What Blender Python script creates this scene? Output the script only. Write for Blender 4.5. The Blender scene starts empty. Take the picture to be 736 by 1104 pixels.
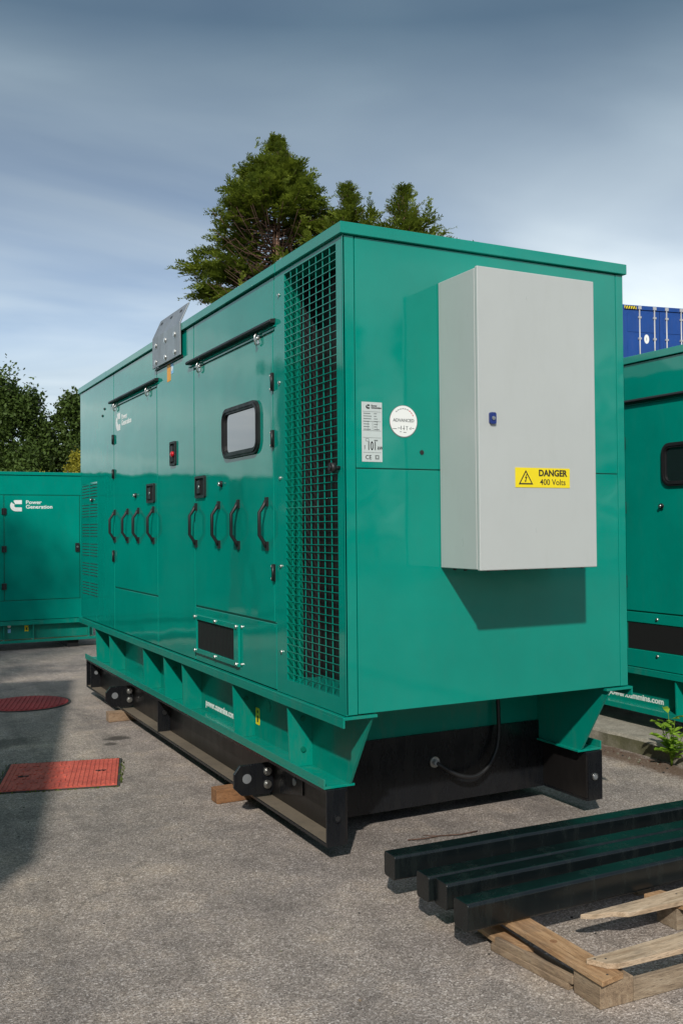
import bpy, bmesh, math, random
from mathutils import Vector, Matrix, Quaternion
R = math.radians
random.seed(7)
scene = bpy.context.scene
COL = scene.collection

# ------------------------------------------------------------------ materials
MATS = {}
def new_mat(name):
    m = bpy.data.materials.new(name); m.use_nodes = True
    nt = m.node_tree; nt.nodes.clear()
    out = nt.nodes.new('ShaderNodeOutputMaterial'); b = nt.nodes.new('ShaderNodeBsdfPrincipled')
    nt.links.new(b.outputs[0], out.inputs[0]); MATS[name] = m
    return m, nt, b
def N(nt, t, **kw):
    n = nt.nodes.new(t)
    for k, v in kw.items():
        if k in n.inputs: n.inputs[k].default_value = v
        else: setattr(n, k, v)
    return n
def noise(nt, scale, detail=4, rough=.55, coord='Object', stretch=None, dist=0):
    tc = N(nt, 'ShaderNodeTexCoord'); n = N(nt, 'ShaderNodeTexNoise', Scale=scale, Detail=detail, Roughness=rough, Distortion=dist)
    src = tc.outputs[coord]
    if stretch:
        mp = N(nt, 'ShaderNodeMapping'); mp.inputs['Scale'].default_value = stretch
        nt.links.new(src, mp.inputs[0]); src = mp.outputs[0]
    nt.links.new(src, n.inputs['Vector']); return n
def ramp(nt, src, stops, interp='LINEAR'):
    r = N(nt, 'ShaderNodeValToRGB'); r.color_ramp.interpolation = interp
    el = r.color_ramp.elements
    while len(el) < len(stops): el.new(.5)
    for e, (p, c) in zip(el, stops):
        e.position = p; e.color = (c, c, c, 1) if isinstance(c, (int, float)) else (*c, 1)
    nt.links.new(src, r.inputs[0]); return r.outputs[0]
def mixc(nt, fac, a, b, mode='MIX'):
    m = N(nt, 'ShaderNodeMix', data_type='RGBA', blend_type=mode)
    for s, v in ((m.inputs[0], fac), (m.inputs[6], a), (m.inputs[7], b)):
        if hasattr(v, 'links'): nt.links.new(v, s)
        elif isinstance(v, (int, float)): s.default_value = v
        else: s.default_value = (*v, 1)
    return m.outputs[2]
def bump(nt, b, h, strength=.2, dist=.01, prev=None):
    n = N(nt, 'ShaderNodeBump', Strength=strength, Distance=dist)
    nt.links.new(h, n.inputs['Height'])
    if prev: nt.links.new(prev, n.inputs['Normal'])
    nt.links.new(n.outputs[0], b.inputs['Normal']); return n.outputs[0]

def paint(name, col, rough=.25, var=.12, metallic=0, spec=.5, peel=.03, dirt=None, coat=0):
    m, nt, b = new_mat(name)
    n = noise(nt, 1.7, 6, .6)
    n2 = noise(nt, 14, 5, .7, stretch=(1, 1, .25))
    c = mixc(nt, ramp(nt, n.outputs[0], [(.3, 0), (.7, 1)]), tuple(x*(1-var) for x in col), tuple(min(1, x*(1+var)) for x in col))
    if dirt:
        c = mixc(nt, ramp(nt, n2.outputs[0], [(.5, 0), (.85, dirt[3])]), c, dirt[:3])
    nt.links.new(c, b.inputs['Base Color'])
    nt.links.new(ramp(nt, n2.outputs[0], [(.25, rough*.85), (.8, min(1, rough*1.5))]), b.inputs['Roughness'])
    b.inputs['Metallic'].default_value = metallic
    b.inputs['Specular IOR Level'].default_value = spec
    b.inputs['Coat Weight'].default_value = coat; b.inputs['Coat Roughness'].default_value = .06
    if peel: 
        p = noise(nt, 2.2, 2, .5); q = noise(nt, 420, 2, .5)
        a = bump(nt, b, p.outputs[0], .30, .012)
        bump(nt, b, q.outputs[0], peel, .001, a)
    return m
G = paint('green_enamel', (.0005, .245, .186), .04, .09, spec=.5, peel=.02, dirt=(.05, .21, .165, .14))
GD = paint('green_enamel_frame', (.001, .225, .168), .18, .08, spec=.3, dirt=(.16, .16, .12, .25))
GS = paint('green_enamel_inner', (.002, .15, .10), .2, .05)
BK = paint('black_enamel', (.007, .008, .010), .24, .2, dirt=(.07, .06, .045, .12), peel=.06)
DUST = paint('dusty_black_enamel', (.13, .105, .075), .8, .3, dirt=(.03, .025, .02, .5), peel=.1)
BKW = paint('black_skid_dusty', (.010, .009, .009), .3, .3, dirt=(.06, .05, .04, .15), peel=.1)
PL = paint('black_plastic', (.012, .012, .013), .42, .2, peel=.15)
PT = paint('post_black_green', (.004, .0065, .0075), .22, .2, dirt=(.035, .045, .04, .30), peel=.12)
GY = paint('cabinet_grey', (.46, .49, .48), .30, .03, dirt=(.33, .35, .32, .16), peel=.1)
GE = paint('cabinet_edge', (.44, .49, .47), .5, .02)
ST = paint('zinc_steel', (.62, .62, .60), .3, .1, metallic=1)
GZ = paint('galvanised_plate', (.36, .38, .40), .45, .18, metallic=.75, dirt=(.2, .2, .2, .4))
WH = paint('white_vinyl', (.80, .82, .80), .4, .02)
YE = paint('yellow_vinyl', (.85, .68, .01), .4, .03)
OR = paint('orange_vinyl', (.85, .36, .02), .4, .03)
BL = paint('blue_plastic', (.01, .03, .18), .3, .05)
SB = paint('sky_blue_vinyl', (.25, .55, .85), .4, .03)
INK = paint('black_ink', (.015, .015, .015), .5, 0, peel=0)
INKG = paint('grey_ink', (.16, .18, .18), .5, 0, peel=0)
RED = paint('red_plastic', (.55, .01, .02), .3, .05)
LAB = paint('silver_vinyl', (.52, .58, .57), .35, .04)
CONB = paint('container_blue', (.003, .052, .25), .42, .12, dirt=(.12, .12, .2, .15))
DK = paint('dark_core', (.006, .006, .007), .7, .3)
BARS = paint('galvanised_bar', (.5, .5, .5), .45, .1, metallic=.4)
def mesh_core():
    m, nt, b = new_mat('radiator_core')
    w = N(nt, 'ShaderNodeTexWave', wave_type='BANDS', bands_direction='Z', Scale=60, Distortion=.3)
    tc = N(nt, 'ShaderNodeTexCoord'); nt.links.new(tc.outputs['Object'], w.inputs[0])
    nt.links.new(ramp(nt, w.outputs[0], [(0, .003), (1, .016)]), b.inputs['Base Color']); b.inputs['Roughness'].default_value = .6
    return m
CORE = mesh_core()
def glass():
    m, nt, b = new_mat('tinted_window_glass')
    b.inputs['Base Color'].default_value = (.012, .016, .018, 1); b.inputs['Roughness'].default_value = .015
    b.inputs['IOR'].default_value = 1.9; b.inputs['Coat Weight'].default_value = 1; b.inputs['Coat Roughness'].default_value = .01
    return m
GL = glass()
def asphalt():
    m, nt, b = new_mat('worn_asphalt')
    tc = N(nt, 'ShaderNodeTexCoord')
    v = N(nt, 'ShaderNodeTexVoronoi', Scale=150); nt.links.new(tc.outputs['Object'], v.inputs['Vector'])
    v2 = N(nt, 'ShaderNodeTexVoronoi', Scale=290); nt.links.new(tc.outputs['Object'], v2.inputs['Vector'])
    sp = N(nt, 'ShaderNodeSeparateColor'); nt.links.new(v.outputs['Color'], sp.inputs[0])
    sp2 = N(nt, 'ShaderNodeSeparateColor'); nt.links.new(v2.outputs['Color'], sp2.inputs[0])
    stone = ramp(nt, sp.outputs[0], [(0, (.070, .062, .055)), (.35, (.150, .135, .118)), (.72, (.245, .225, .205)), (.9, (.35, .33, .305)), (1, (.50, .48, .46))])
    stone2 = ramp(nt, sp2.outputs[1], [(0, (.085, .078, .07)), (.6, (.19, .172, .152)), (1, (.36, .34, .31))])
    c = mixc(nt, .45, stone, stone2)
    c = mixc(nt, 1, c, (1.32, 1.29, 1.35), 'MULTIPLY')
    big = noise(nt, .55, 6, .62, dist=.4); mid = noise(nt, 3.2, 6, .7)
    c = mixc(nt, 1, c, ramp(nt, big.outputs[0], [(.28, (.72, .71, .70)), (.5, (1.12, 1.07, 1.0)), (.72, (1.5, 1.4, 1.24))]), 'MULTIPLY')
    c = mixc(nt, 1, c, ramp(nt, mid.outputs[0], [(.3, (.66, .66, .67)), (.52, (1, 1, 1)), (.72, (1.3, 1.25, 1.16))]), 'MULTIPLY')
    # oil stains and brown leaf debris: marks with a shape of their own
    def blob(cx, cy, rx, ry, col, amt):
        nonlocal c
        mp = N(nt, 'ShaderNodeMapping', vector_type='POINT')
        mp.inputs['Location'].default_value = (-cx/rx, -cy/ry, 0); mp.inputs['Scale'].default_value = (1/rx, 1/ry, 0)
        nz = noise(nt, 9, 4, .7); ad = N(nt, 'ShaderNodeVectorMath', operation='ADD')
        nt.links.new(tc.outputs['Object'], mp.inputs[0]); nt.links.new(mp.outputs[0], ad.inputs[0])
        sc_ = N(nt, 'ShaderNodeVectorMath', operation='SCALE'); sc_.inputs['Scale'].default_value = 1.3
        nt.links.new(nz.outputs['Color'], sc_.inputs[0]); nt.links.new(sc_.outputs[0], ad.inputs[1])
        of = N(nt, 'ShaderNodeVectorMath', operation='ADD'); of.inputs[1].default_value = (-.65, -.65, -.65)
        nt.links.new(ad.outputs[0], of.inputs[0])
        fl = N(nt, 'ShaderNodeVectorMath', operation='MULTIPLY'); fl.inputs[1].default_value = (1, 1, 0); nt.links.new(of.outputs[0], fl.inputs[0])
        ln = N(nt, 'ShaderNodeVectorMath', operation='LENGTH'); nt.links.new(fl.outputs[0], ln.inputs[0])
        c = mixc(nt, ramp(nt, ln.outputs['Value'], [(.55, amt), (1.0, 0)]), c, col)
    blob(-.20, 3.50, .13, .10, (.03, .026, .022), .8); blob(-.30, 3.32, .07, .07, (.03, .026, .022), .75)
    blob(2.78, 1.25, .16, 1.6, (.10, .055, .030), .75)
    blob(-1.05, 3.75, .35, .22, (.05, .045, .04), .6)
    blob(.3, 5.9, 1.2, 1.0, (.27, .24, .2), .35)
    # hairline cracks and faint tyre tracks
    wob = noise(nt, 2.2, 5, .7); wv = N(nt, 'ShaderNodeVectorMath', operation='SCALE'); wv.inputs['Scale'].default_value = .55; nt.links.new(wob.outputs['Color'], wv.inputs[0])
    wa = N(nt, 'ShaderNodeVectorMath', operation='ADD'); nt.links.new(tc.outputs['Object'], wa.inputs[0]); nt.links.new(wv.outputs[0], wa.inputs[1])
    cr = N(nt, 'ShaderNodeTexVoronoi', feature='DISTANCE_TO_EDGE', Scale=.42); nt.links.new(wa.outputs[0], cr.inputs['Vector'])
    msk = noise(nt, .8, 3, .5); mm = N(nt, 'ShaderNodeMath', operation='MULTIPLY')
    nt.links.new(ramp(nt, cr.outputs['Distance'], [(0, .35), (.003, .2), (.006, 0)]), mm.inputs[0]); nt.links.new(ramp(nt, msk.outputs[0], [(.5, 0), (.58, 1)]), mm.inputs[1])
    c = mixc(nt, mm.outputs[0], c, (.045, .04, .035))
    for sc_x, rot, lo in ((.9, 12, .62), (.7, -35, .66)):
        mpt = N(nt, 'ShaderNodeMapping'); mpt.inputs['Rotation'].default_value = (0, 0, R(rot)); mpt.inputs['Scale'].default_value = (sc_x*3, .12, 1)
        nt.links.new(tc.outputs['Object'], mpt.inputs[0]); tn = N(nt, 'ShaderNodeTexNoise', Scale=1.0, Detail=5, Roughness=.6); nt.links.new(mpt.outputs[0], tn.inputs['Vector'])
        c = mixc(nt, ramp(nt, tn.outputs[0], [(lo-.08, 0), (lo+.06, .35)]), c, (.075, .07, .066))
    nt.links.new(c, b.inputs['Base Color']); b.inputs['Roughness'].default_value = .92; b.inputs['Specular IOR Level'].default_value = .25
    a = bump(nt, b, v.outputs['Distance'], .55, .006); a = bump(nt, b, v2.outputs['Distance'], .35, .003, a)
    fine = noise(nt, 60, 4, .7); bump(nt, b, fine.outputs[0], .5, .008, a)
    return m
ASP = asphalt()
def concrete():
    m, nt, b = new_mat('old_kerb_concrete')
    n = noise(nt, 7, 7, .7); n2 = noise(nt, 90, 3, .6); n3 = noise(nt, 2.2, 5, .6)
    c = ramp(nt, n.outputs[0], [(.3, (.19, .175, .14)), (.6, (.36, .33, .27)), (.8, (.45, .42, .36))])
    c = mixc(nt, ramp(nt, n2.outputs[0], [(.35, .5), (.6, 0)]), c, (.12, .11, .09))
    # moss on the upright kerb face
    g = N(nt, 'ShaderNodeNewGeometry'); s = N(nt, 'ShaderNodeSeparateXYZ'); nt.links.new(g.outputs['Normal'], s.inputs[0])
    up = ramp(nt, s.outputs['Z'], [(.2, 1), (.75, 0)]); ms = ramp(nt, n3.outputs[0], [(.38, .1), (.6, .85)])
    k = N(nt, 'ShaderNodeMath', operation='MULTIPLY'); nt.links.new(up, k.inputs[0]); nt.links.new(ms, k.inputs[1])
    c = mixc(nt, k.outputs[0], c, (.075, .075, .028))
    nt.links.new(c, b.inputs['Base Color']); b.inputs['Roughness'].default_value = .9
    a = bump(nt, b, n.outputs[0], .5, .02); bump(nt, b, n2.outputs[0], .4, .006, a)
    return m
CON = concrete()
def wood(name, c1, c2, c3, ax=(1, 12, 12)):
    m, nt, b = new_mat(name)
    n = noise(nt, 3, 6, .65, stretch=ax, dist=.6); n2 = noise(nt, 22, 4, .7, stretch=ax); n3 = noise(nt, 4.5, 5, .6)
    c = ramp(nt, n.outputs[0], [(.3, c1), (.52, c2), (.72, c3)])
    c = mixc(nt, ramp(nt, n2.outputs[0], [(.32, .6), (.5, 0)]), c, tuple(x*.35 for x in c1))
    c = mixc(nt, ramp(nt, n3.outputs[0], [(.5, 0), (.75, .55)]), c, (.11, .10, .085))
    nt.links.new(c, b.inputs['Base Color']); b.inputs['Roughness'].default_value = .85
    bump(nt, b, n2.outputs[0], .6, .006)
    return m
WX = wood('pallet_wood_pale', (.28, .19, .11), (.54, .40, .27), (.64, .51, .37), (1.2, 14, 14))
WY = wood('pallet_wood_orange', (.21, .11, .045), (.42, .245, .12), (.52, .34, .19), (14, 1.2, 14))
WG = wood('pallet_wood_weathered', (.16, .115, .075), (.31, .235, .16), (.40, .325, .235), (1.5, 12, 12))
WGY = wood('pallet_wood_weathered_side', (.16, .11, .07), (.31, .22, .14), (.40, .31, .21), (12, 1.5, 12))
WB = wood('block_wood', (.15, .065, .025), (.27, .13, .055), (.33, .18, .09), (2, 9, 9))
WBG = wood('block_wood_pale', (.16, .10, .06), (.30, .20, .125), (.36, .27, .18), (2, 9, 9))
def cover_mat():
    m, nt, b = new_mat('faded_red_cover')
    n = noise(nt, 6, 6, .7); n2 = noise(nt, 70, 4, .6)
    c = ramp(nt, n.outputs[0], [(.3, (.42, .060, .042)), (.6, (.68, .125, .080)), (.8, (.68, .22, .17))])
    c = mixc(nt, ramp(nt, n2.outputs[0], [(.35, .5), (.6, 0)]), c, (.12, .05, .04))
    nt.links.new(c, b.inputs['Base Color']); b.inputs['Roughness'].default_value = .75
    bump(nt, b, n2.outputs[0], .3, .003); return m
CR = cover_mat(); CR2 = paint('dark_red_cover', (.36, .035, .035), .7, .3, dirt=(.08, .04, .035, .5))
RIM = paint('rusty_cover_frame', (.045, .04, .035), .8, .3)
def leafmat(name, dark, light, trans=.25):
    m, nt, b = new_mat(name)
    n = noise(nt, 1.1, 4, .6); g = N(nt, 'ShaderNodeObjectInfo'); n2 = noise(nt, 9, 2, .5)
    c = mixc(nt, ramp(nt, n.outputs[0], [(.35, 0), (.65, 1)]), dark, light)
    c = mixc(nt, ramp(nt, n2.outputs[0], [(.35, 0), (.7, .7)]), c, tuple(x*1.5 for x in light))
    nt.links.new(c, b.inputs['Base Color']); b.inputs['Roughness'].default_value = .6; b.inputs['Specular IOR Level'].default_value = .3
    t = N(nt, 'ShaderNodeBsdfTranslucent'); nt.links.new(c, t.inputs[0])
    mx = N(nt, 'ShaderNodeMixShader'); mx.inputs[0].default_value = trans
    out = [q for q in nt.nodes if q.type == 'OUTPUT_MATERIAL'][0]
    nt.links.new(b.outputs[0], mx.inputs[1]); nt.links.new(t.outputs[0], mx.inputs[2]); nt.links.new(mx.outputs[0], out.inputs[0])
    return m
LC = leafmat('conifer_foliage', (.060, .100, .013), (.175, .215, .024), .42)
LD = leafmat('dark_broadleaf', (.022, .046, .009), (.065, .105, .018))
LY = leafmat('yellow_green_leaves', (.16, .17, .01), (.30, .27, .03), .35)
LW = leafmat('weed_leaves', (.10, .22, .015), (.26, .40, .04), .4)
LM = leafmat('moss_green', (.05, .08, .01), (.10, .13, .02))
def bark(name, c1, c2):
    m, nt, b = new_mat(name); n = noise(nt, 6, 6, .7, stretch=(3, 3, .5))
    nt.links.new(ramp(nt, n.outputs[0], [(.3, c1), (.7, c2)]), b.inputs['Base Color']); b.inputs['Roughness'].default_value = .9
    bump(nt, b, n.outputs[0], .6, .03); return m
BR = bark('red_brown_bark', (.17, .085, .055), (.42, .25, .17))
BG = bark('grey_bark', (.05, .045, .035), (.12, .11, .09))
DT = bark('dead_twigs', (.055, .028, .02), (.14, .075, .05))

# ------------------------------------------------------------------ mesh helpers
class Frame:
    """local axes a, b (in the surface) and n (outward)."""
    def __init__(s, o, a, b, n): s.o, s.a, s.b, s.n = Vector(o), Vector(a), Vector(b), Vector(n)
    def __call__(s, a, b, n=0): return s.o + s.a*a + s.b*b + s.n*n
W0 = Frame((0, 0, 0), (1, 0, 0), (0, 1, 0), (0, 0, 1))
class MB:
    def __init__(s, F=W0): s.bm = bmesh.new(); s.F = F; s.mats = []
    def mi(s, m):
        if m not in s.mats: s.mats.append(m)
        return s.mats.index(m)
    def face(s, pts, m, smooth=False, raw=False):
        vs = [s.bm.verts.new(p if raw else s.F(*p)) for p in pts]
        f = s.bm.faces.new(vs); f.material_index = s.mi(m); f.smooth = smooth; return f
    def box(s, a0, a1, b0, b1, n0, n1, m, front=None):
        c = [s.bm.verts.new(s.F(a, b, n)) for a in (a0, a1) for b in (b0, b1) for n in (n0, n1)]
        for q in ((0, 1, 3, 2), (4, 6, 7, 5), (0, 4, 5, 1), (2, 3, 7, 6), (0, 2, 6, 4), (1, 5, 7, 3)):
            f = s.bm.faces.new([c[i] for i in q]); f.material_index = s.mi(m)
        return s
    def hexa(s, p, m):     # 8 points: bottom 4 (loop), top 4 (loop)
        c = [s.bm.verts.new(s.F(*q)) for q in p]
        for q in ((0, 1, 2, 3), (7, 6, 5, 4), (0, 4, 5, 1), (1, 5, 6, 2), (2, 6, 7, 3), (3, 7, 4, 0)):
            f = s.bm.faces.new([c[i] for i in q]); f.material_index = s.mi(m)
        return s
    def prism(s, poly, n0, n1, m, conv=None, smooth=False):   # poly in (a,b); conv maps (a,b,n)->frame coords
        conv = conv or (lambda a, b, n: (a, b, n))
        lo = [s.bm.verts.new(s.F(*conv(a, b, n0))) for a, b in poly]; hi = [s.bm.verts.new(s.F(*conv(a, b, n1))) for a, b in poly]
        k = s.mi(m); f = s.bm.faces.new(lo[::-1]); f.material_index = k; f = s.bm.faces.new(hi); f.material_index = k
        for i in range(len(poly)):
            j = (i+1) % len(poly); f = s.bm.faces.new((lo[i], lo[j], hi[j], hi[i])); f.material_index = k; f.smooth = smooth
        return s
    def ring(s, outer, inner, n0, n1, m):     # frame between two loops of equal count
        k = s.mi(m); V = lambda L, n: [s.bm.verts.new(s.F(a, b, n)) for a, b in L]
        o0, o1, i0, i1 = V(outer, n0), V(outer, n1), V(inner, n0), V(inner, n1); c = len(outer)
        for i in range(c):
            j = (i+1) % c
            for q in ((o1[i], o1[j], i1[j], i1[i]), (o0[j], o0[i], i0[i], i0[j]), (o0[i], o0[j], o1[j], o1[i]), (i0[j], i0[i], i1[i], i1[j])):
                f = s.bm.faces.new(q); f.material_index = k
        return s
    def disc(s, a, b, n0, n1, r, m, seg=16, dome=0):
        s.prism([(a+r*math.cos(6.2832*i/seg), b+r*math.sin(6.2832*i/seg)) for i in range(seg)], n0, n1, m, smooth=True)
        if dome:
            s.prism([(a+.6*r*math.cos(6.2832*i/seg), b+.6*r*math.sin(6.2832*i/seg)) for i in range(seg)], n1, n1+dome, m, smooth=True)
        return s
    def tube(s, pts, r, m, seg=8, raw=False, r1=None):
        P = [Vector(p) if raw else s.F(*p) for p in pts]; k = s.mi(m); rings = []
        t0 = (P[1]-P[0]).normalized(); up = Vector((0, 0, 1)) if abs(t0.z) < .9 else Vector((1, 0, 0))
        x = t0.cross(up).normalized()
        for i, p in enumerate(P):
            t = ((P[min(i+1, len(P)-1)]-P[max(i-1, 0)])).normalized(); x = (x - t*x.dot(t)).normalized(); y = t.cross(x)
            rr = r if r1 is None else r+(r1-r)*i/(len(P)-1)
            rings.append([s.bm.verts.new(p + x*rr*math.cos(6.2832*j/seg) + y*rr*math.sin(6.2832*j/seg)) for j in range(seg)])
        for A, B in zip(rings, rings[1:]):
            for j in range(seg):
                f = s.bm.faces.new((A[j], A[(j+1) % seg], B[(j+1) % seg], B[j])); f.material_index = k; f.smooth = True
        for c in (rings[0], rings[-1]):
            f = s.bm.faces.new(c); f.material_index = k
        return s
    def build(s, name, parent=None, bevel=0, seg=2, base=None, bev_angle=40):
        bmesh.ops.recalc_face_normals(s.bm, faces=s.bm.faces)
        org = Vector(base) if base is not None else (world_base(parent) if parent else Vector((0, 0, 0)))
        for v in s.bm.verts: v.co -= org
        me = bpy.data.meshes.new(name); s.bm.to_mesh(me); s.bm.free()
        for m in s.mats: me.materials.append(m)
        o = bpy.data.objects.new(name, me); COL.objects.link(o)
        if parent: o.parent = parent
        elif base is not None: o.location = base
        if bevel:
            b = o.modifiers.new('bevel', 'BEVEL'); b.width = bevel; b.segments = seg; b.limit_method = 'ANGLE'; b.angle_limit = R(bev_angle)
            b.harden_normals = True
        return o
def world_base(o):
    v = Vector((0, 0, 0))
    while o: v += Vector(o.location); o = o.parent
    return v
def tag(o, label=None, cat=None, group=None, kind=None):
    for k, v in (('label', label), ('category', cat), ('group', group), ('kind', kind)):
        if v: o[k] = v
    return o
def thing(name, loc, label, cat, group=None):
    o = bpy.data.objects.new(name, None); o.location = loc; o.empty_display_size = .2; COL.objects.link(o)
    return tag(o, label, cat, group)
def copy_tree(o, parent=None):
    c = o.copy(); COL.objects.link(c); c.parent = parent
    for ch in list(o.children): copy_tree(ch, c)
    return c
def text_mb(mb, s, pos, size, m, right, up, depth=.0012, bold=0, align='LEFT', squeeze=1):
    """adds lettering to a mesh; pos/right/up in world space, lifted along right x up."""
    cu = bpy.data.curves.new('lettering', 'FONT'); cu.body = s; cu.size = size; cu.offset = bold*size; cu.align_x = align
    cu.resolution_u = 3; cu.extrude = depth/2
    o = bpy.data.objects.new('tmp', cu); COL.objects.link(o); dg = bpy.context.evaluated_depsgraph_get(); dg.update()
    me = bpy.data.meshes.new_from_object(o.evaluated_get(dg))
    right, up = Vector(right).normalized(), Vector(up).normalized(); n = right.cross(up); k = mb.mi(m)
    vs = [mb.bm.verts.new(Vector(pos) + right*v.co.x*squeeze + up*v.co.y + n*(v.co.z+depth/2)) for v in me.vertices]
    for p in me.polygons:
        try: f = mb.bm.faces.new([vs[i] for i in p.vertices]); f.material_index = k
        except ValueError: pass
    bpy.data.objects.remove(o); bpy.data.meshes.remove(me)
def emblem(mb, cx, cz, h, m, F, n0, n1, flip=1):
    """bold squared C mark, centre (cx,cz), height h; flip=-1 when the surface reads towards -a"""
    ro, ri = h/2, h*.15; hw = h*.50
    out = [(hw, ro)] + [(-hw+ro+ro*math.cos(t), ro*math.sin(t)) for t in [math.pi/2+math.pi*i/14 for i in range(15)]] + [(hw, -ro)]
    inn = [(hw, ri)] + [(-hw+ro+ri*math.cos(t), ri*math.sin(t)) for t in [math.pi/2+math.pi*i/14 for i in range(15)]] + [(hw, -ri)]
    k = mb.mi(m)
    cv = lambda p, n: mb.bm.verts.new(F(cx+flip*p[0], cz+p[1], n))
    for i in range(len(out)-1):
        q = [out[i], out[i+1], inn[i+1], inn[i]]
        if i in (3, 4): continue                      # the thin slanted cut through the mark
        lo = [cv(p, n0) for p in q]; hi = [cv(p, n1) for p in q]
        mb.bm.faces.new(hi).material_index = k; mb.bm.faces.new(lo[::-1]).material_index = k
        for a in range(4):
            b_ = (a+1) % 4; mb.bm.faces.new((lo[a], lo[b_], hi[b_], hi[a])).material_index = k
def rrect(a0, a1, b0, b1, r, seg=5):
    L = []
    for cx, cy, s in ((a1-r, b1-r, 0), (a0+r, b1-r, 1), (a0+r, b0+r, 2), (a1-r, b0+r, 3)):
        for i in range(seg+1):
            t = math.pi/2*(s+i/seg); L.append((cx+r*math.cos(t), cy+r*math.sin(t)))
    return L

# ------------------------------------------------------------------ genset fittings (frame a=along side, b=up, n=outward)
def grab_handle(F, y, z0, z1, parent, n=0):
    mb = MB(F); d = .050; zc = [z0, z0+.045, z0+.085, z1-.085, z1-.045, z1]
    mb.box(y-.014, y+.014, z1-.05, z1, n, n+.013, PL); mb.box(y-.014, y+.014, z0, z0+.05, n, n+.013, PL)
    mb.tube([(y, z0+.02, n+.012), (y, z0+.045, n+.022), (y, z0+.085, n+d), (y, z1-.085, n+d), (y, z1-.045, n+.022), (y, z1-.02, n+.012)], .0108, PL, 8)
    return mb.build('handle', parent)
def hinge(F, y, z0, z1, parent, n=0):
    mb = MB(F); mb.box(y-.014, y+.012, z0, z1, n, n+.012, PL); mb.tube([(y-.013, z0+.005, n+.014), (y-.013, z1-.005, n+.014)], .008, PL)
    for z in (z0+.012, z1-.012): mb.disc(y+.030, z, n, n+.006, .007, ST, 10, .003)
    return mb.build('hinge', parent)
def latch(F, y0, y1, z0, z1, parent, n=0, red=False):
    mb = MB(F)
    mb.ring(rrect(y0, y1, z0, z1, .012), rrect(y0+.014, y1-.014, z0+.016, z1-.016, .008), n, n+.014, PL)
    mb.prism(rrect(y0+.012, y1-.012, z0+.014, z1-.014, .008), n, n+.004, DK)
    ym = (y0+y1)/2
    mb.box(ym-.004, ym+(y1-y0)*.32, z0+.03, z1-.03, n+.004, n+.012, PL); mb.disc(ym+.012, (z0+z1)/2, n+.012, n+.016, .011, ST, 10)
    if red: mb.disc(ym, (z0+z1)/2-.005, n+.004, n+.020, .020, RED, 14, .006)
    return mb.build('latch' if not red else 'stop_button', parent)
def key_lock(F, y, z, parent, n=0):
    mb = MB(F); mb.disc(y, z, n, n+.010, .020, PL, 14); mb.disc(y, z, n+.010, n+.024, .012, ST, 12); mb.box(y-.032, y-.002, z-.008, z+.004, n+.012, n+.020, PL)
    return mb.build('key_lock', parent)
def toggle(F, y, z, parent, n=0):
    mb = MB(F); mb.box(y-.014, y+.014, z-.030, z+.018, n, n+.005, ST); mb.tube([(y, z+.03, n+.012), (y, z+.01, n+.026), (y, z-.03, n+.022), (y, z-.040, n+.012)], .0065, ST)
    mb.disc(y, z, n+.005, n+.016, .010, ST, 12)
    return mb.build('toggle_clamp', parent)
def bolt(mb, y, z, n=0, r=.009, m=None):
    mb.disc(y, z, n, n+.004, r*1.35, m or ST, 12); mb.prism([(y+r*math.cos(1.047*i), z+r*math.sin(1.047*i)) for i in range(6)], n+.004, n+.010, m or ST)
def bolts(F, pts, parent, n=0, r=.009, m=None):
    for y, z in pts:
        mb = MB(F); bolt(mb, y, z, n, r, m); mb.build('bolt', parent)
def gutter(F, y0, y1, z, parent):
    mb = MB(F); mb.prism([(0, z+.016), (.030, z+.010), (.036, z-.004), (.028, z-.012), (0, z-.010)], y0, y1, PL, conv=lambda a, b, n: (n, b, a))
    mb.prism([(0, z-.022), (.010, z-.024), (.010, z-.030), (0, z-.030)], y0, y1, G, conv=lambda a, b, n: (n, b, a))
    return mb.build('rain_gutter', parent, bevel=.003)
def window(F, y0, y1, z0, z1, parent, n=0):
    mb = MB(F); mb.ring(rrect(y0, y1, z0, z1, .075), rrect(y0+.036, y1-.036, z0+.036, z1-.036, .045), n, n+.016, PL)
    mb.ring(rrect(y0+.012, y1-.012, z0+.012, z1-.012, .068), rrect(y0+.024, y1-.024, z0+.024, z1-.024, .055), n+.016, n+.022, PL)
    w = mb.build('window', parent)
    g = MB(F); g.prism(rrect(y0+.034, y1-.034, z0+.034, z1-.034, .046), n-.003, n+.004, GL); g.build('pane', parent)
    return w
def panel(F, y0, y1, z0, z1, parent, name='side_panel', t=.010, g=.0035, m=None, n=0):
    mb = MB(F); mb.box(y0+g, y1-g, z0+g, z1-g, n-t, n, m or G); return mb.build(name, parent, bevel=.0028)
def louvres(F, y0, y1, z0, z1, parent, cols=2, rows=5):
    mb = MB(F); w = (y1-y0)/cols; h = (z1-z0)/rows
    for i in range(cols):
        for j in range(rows):
            a, b = y0+i*w+.012, z0+j*h
            mb.prism([(0, b+h*.85), (.0012, b+.25*h), (.0012, b+.12*h), (0, b+.12*h)], a, a+w-.024, G, conv=lambda p, q, n: (n, q, p))
            mb.box(a, a+w-.024, b-.004, b+h*.12, -.002, .0008, DK)
    return mb.build('louvre', parent)

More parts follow.
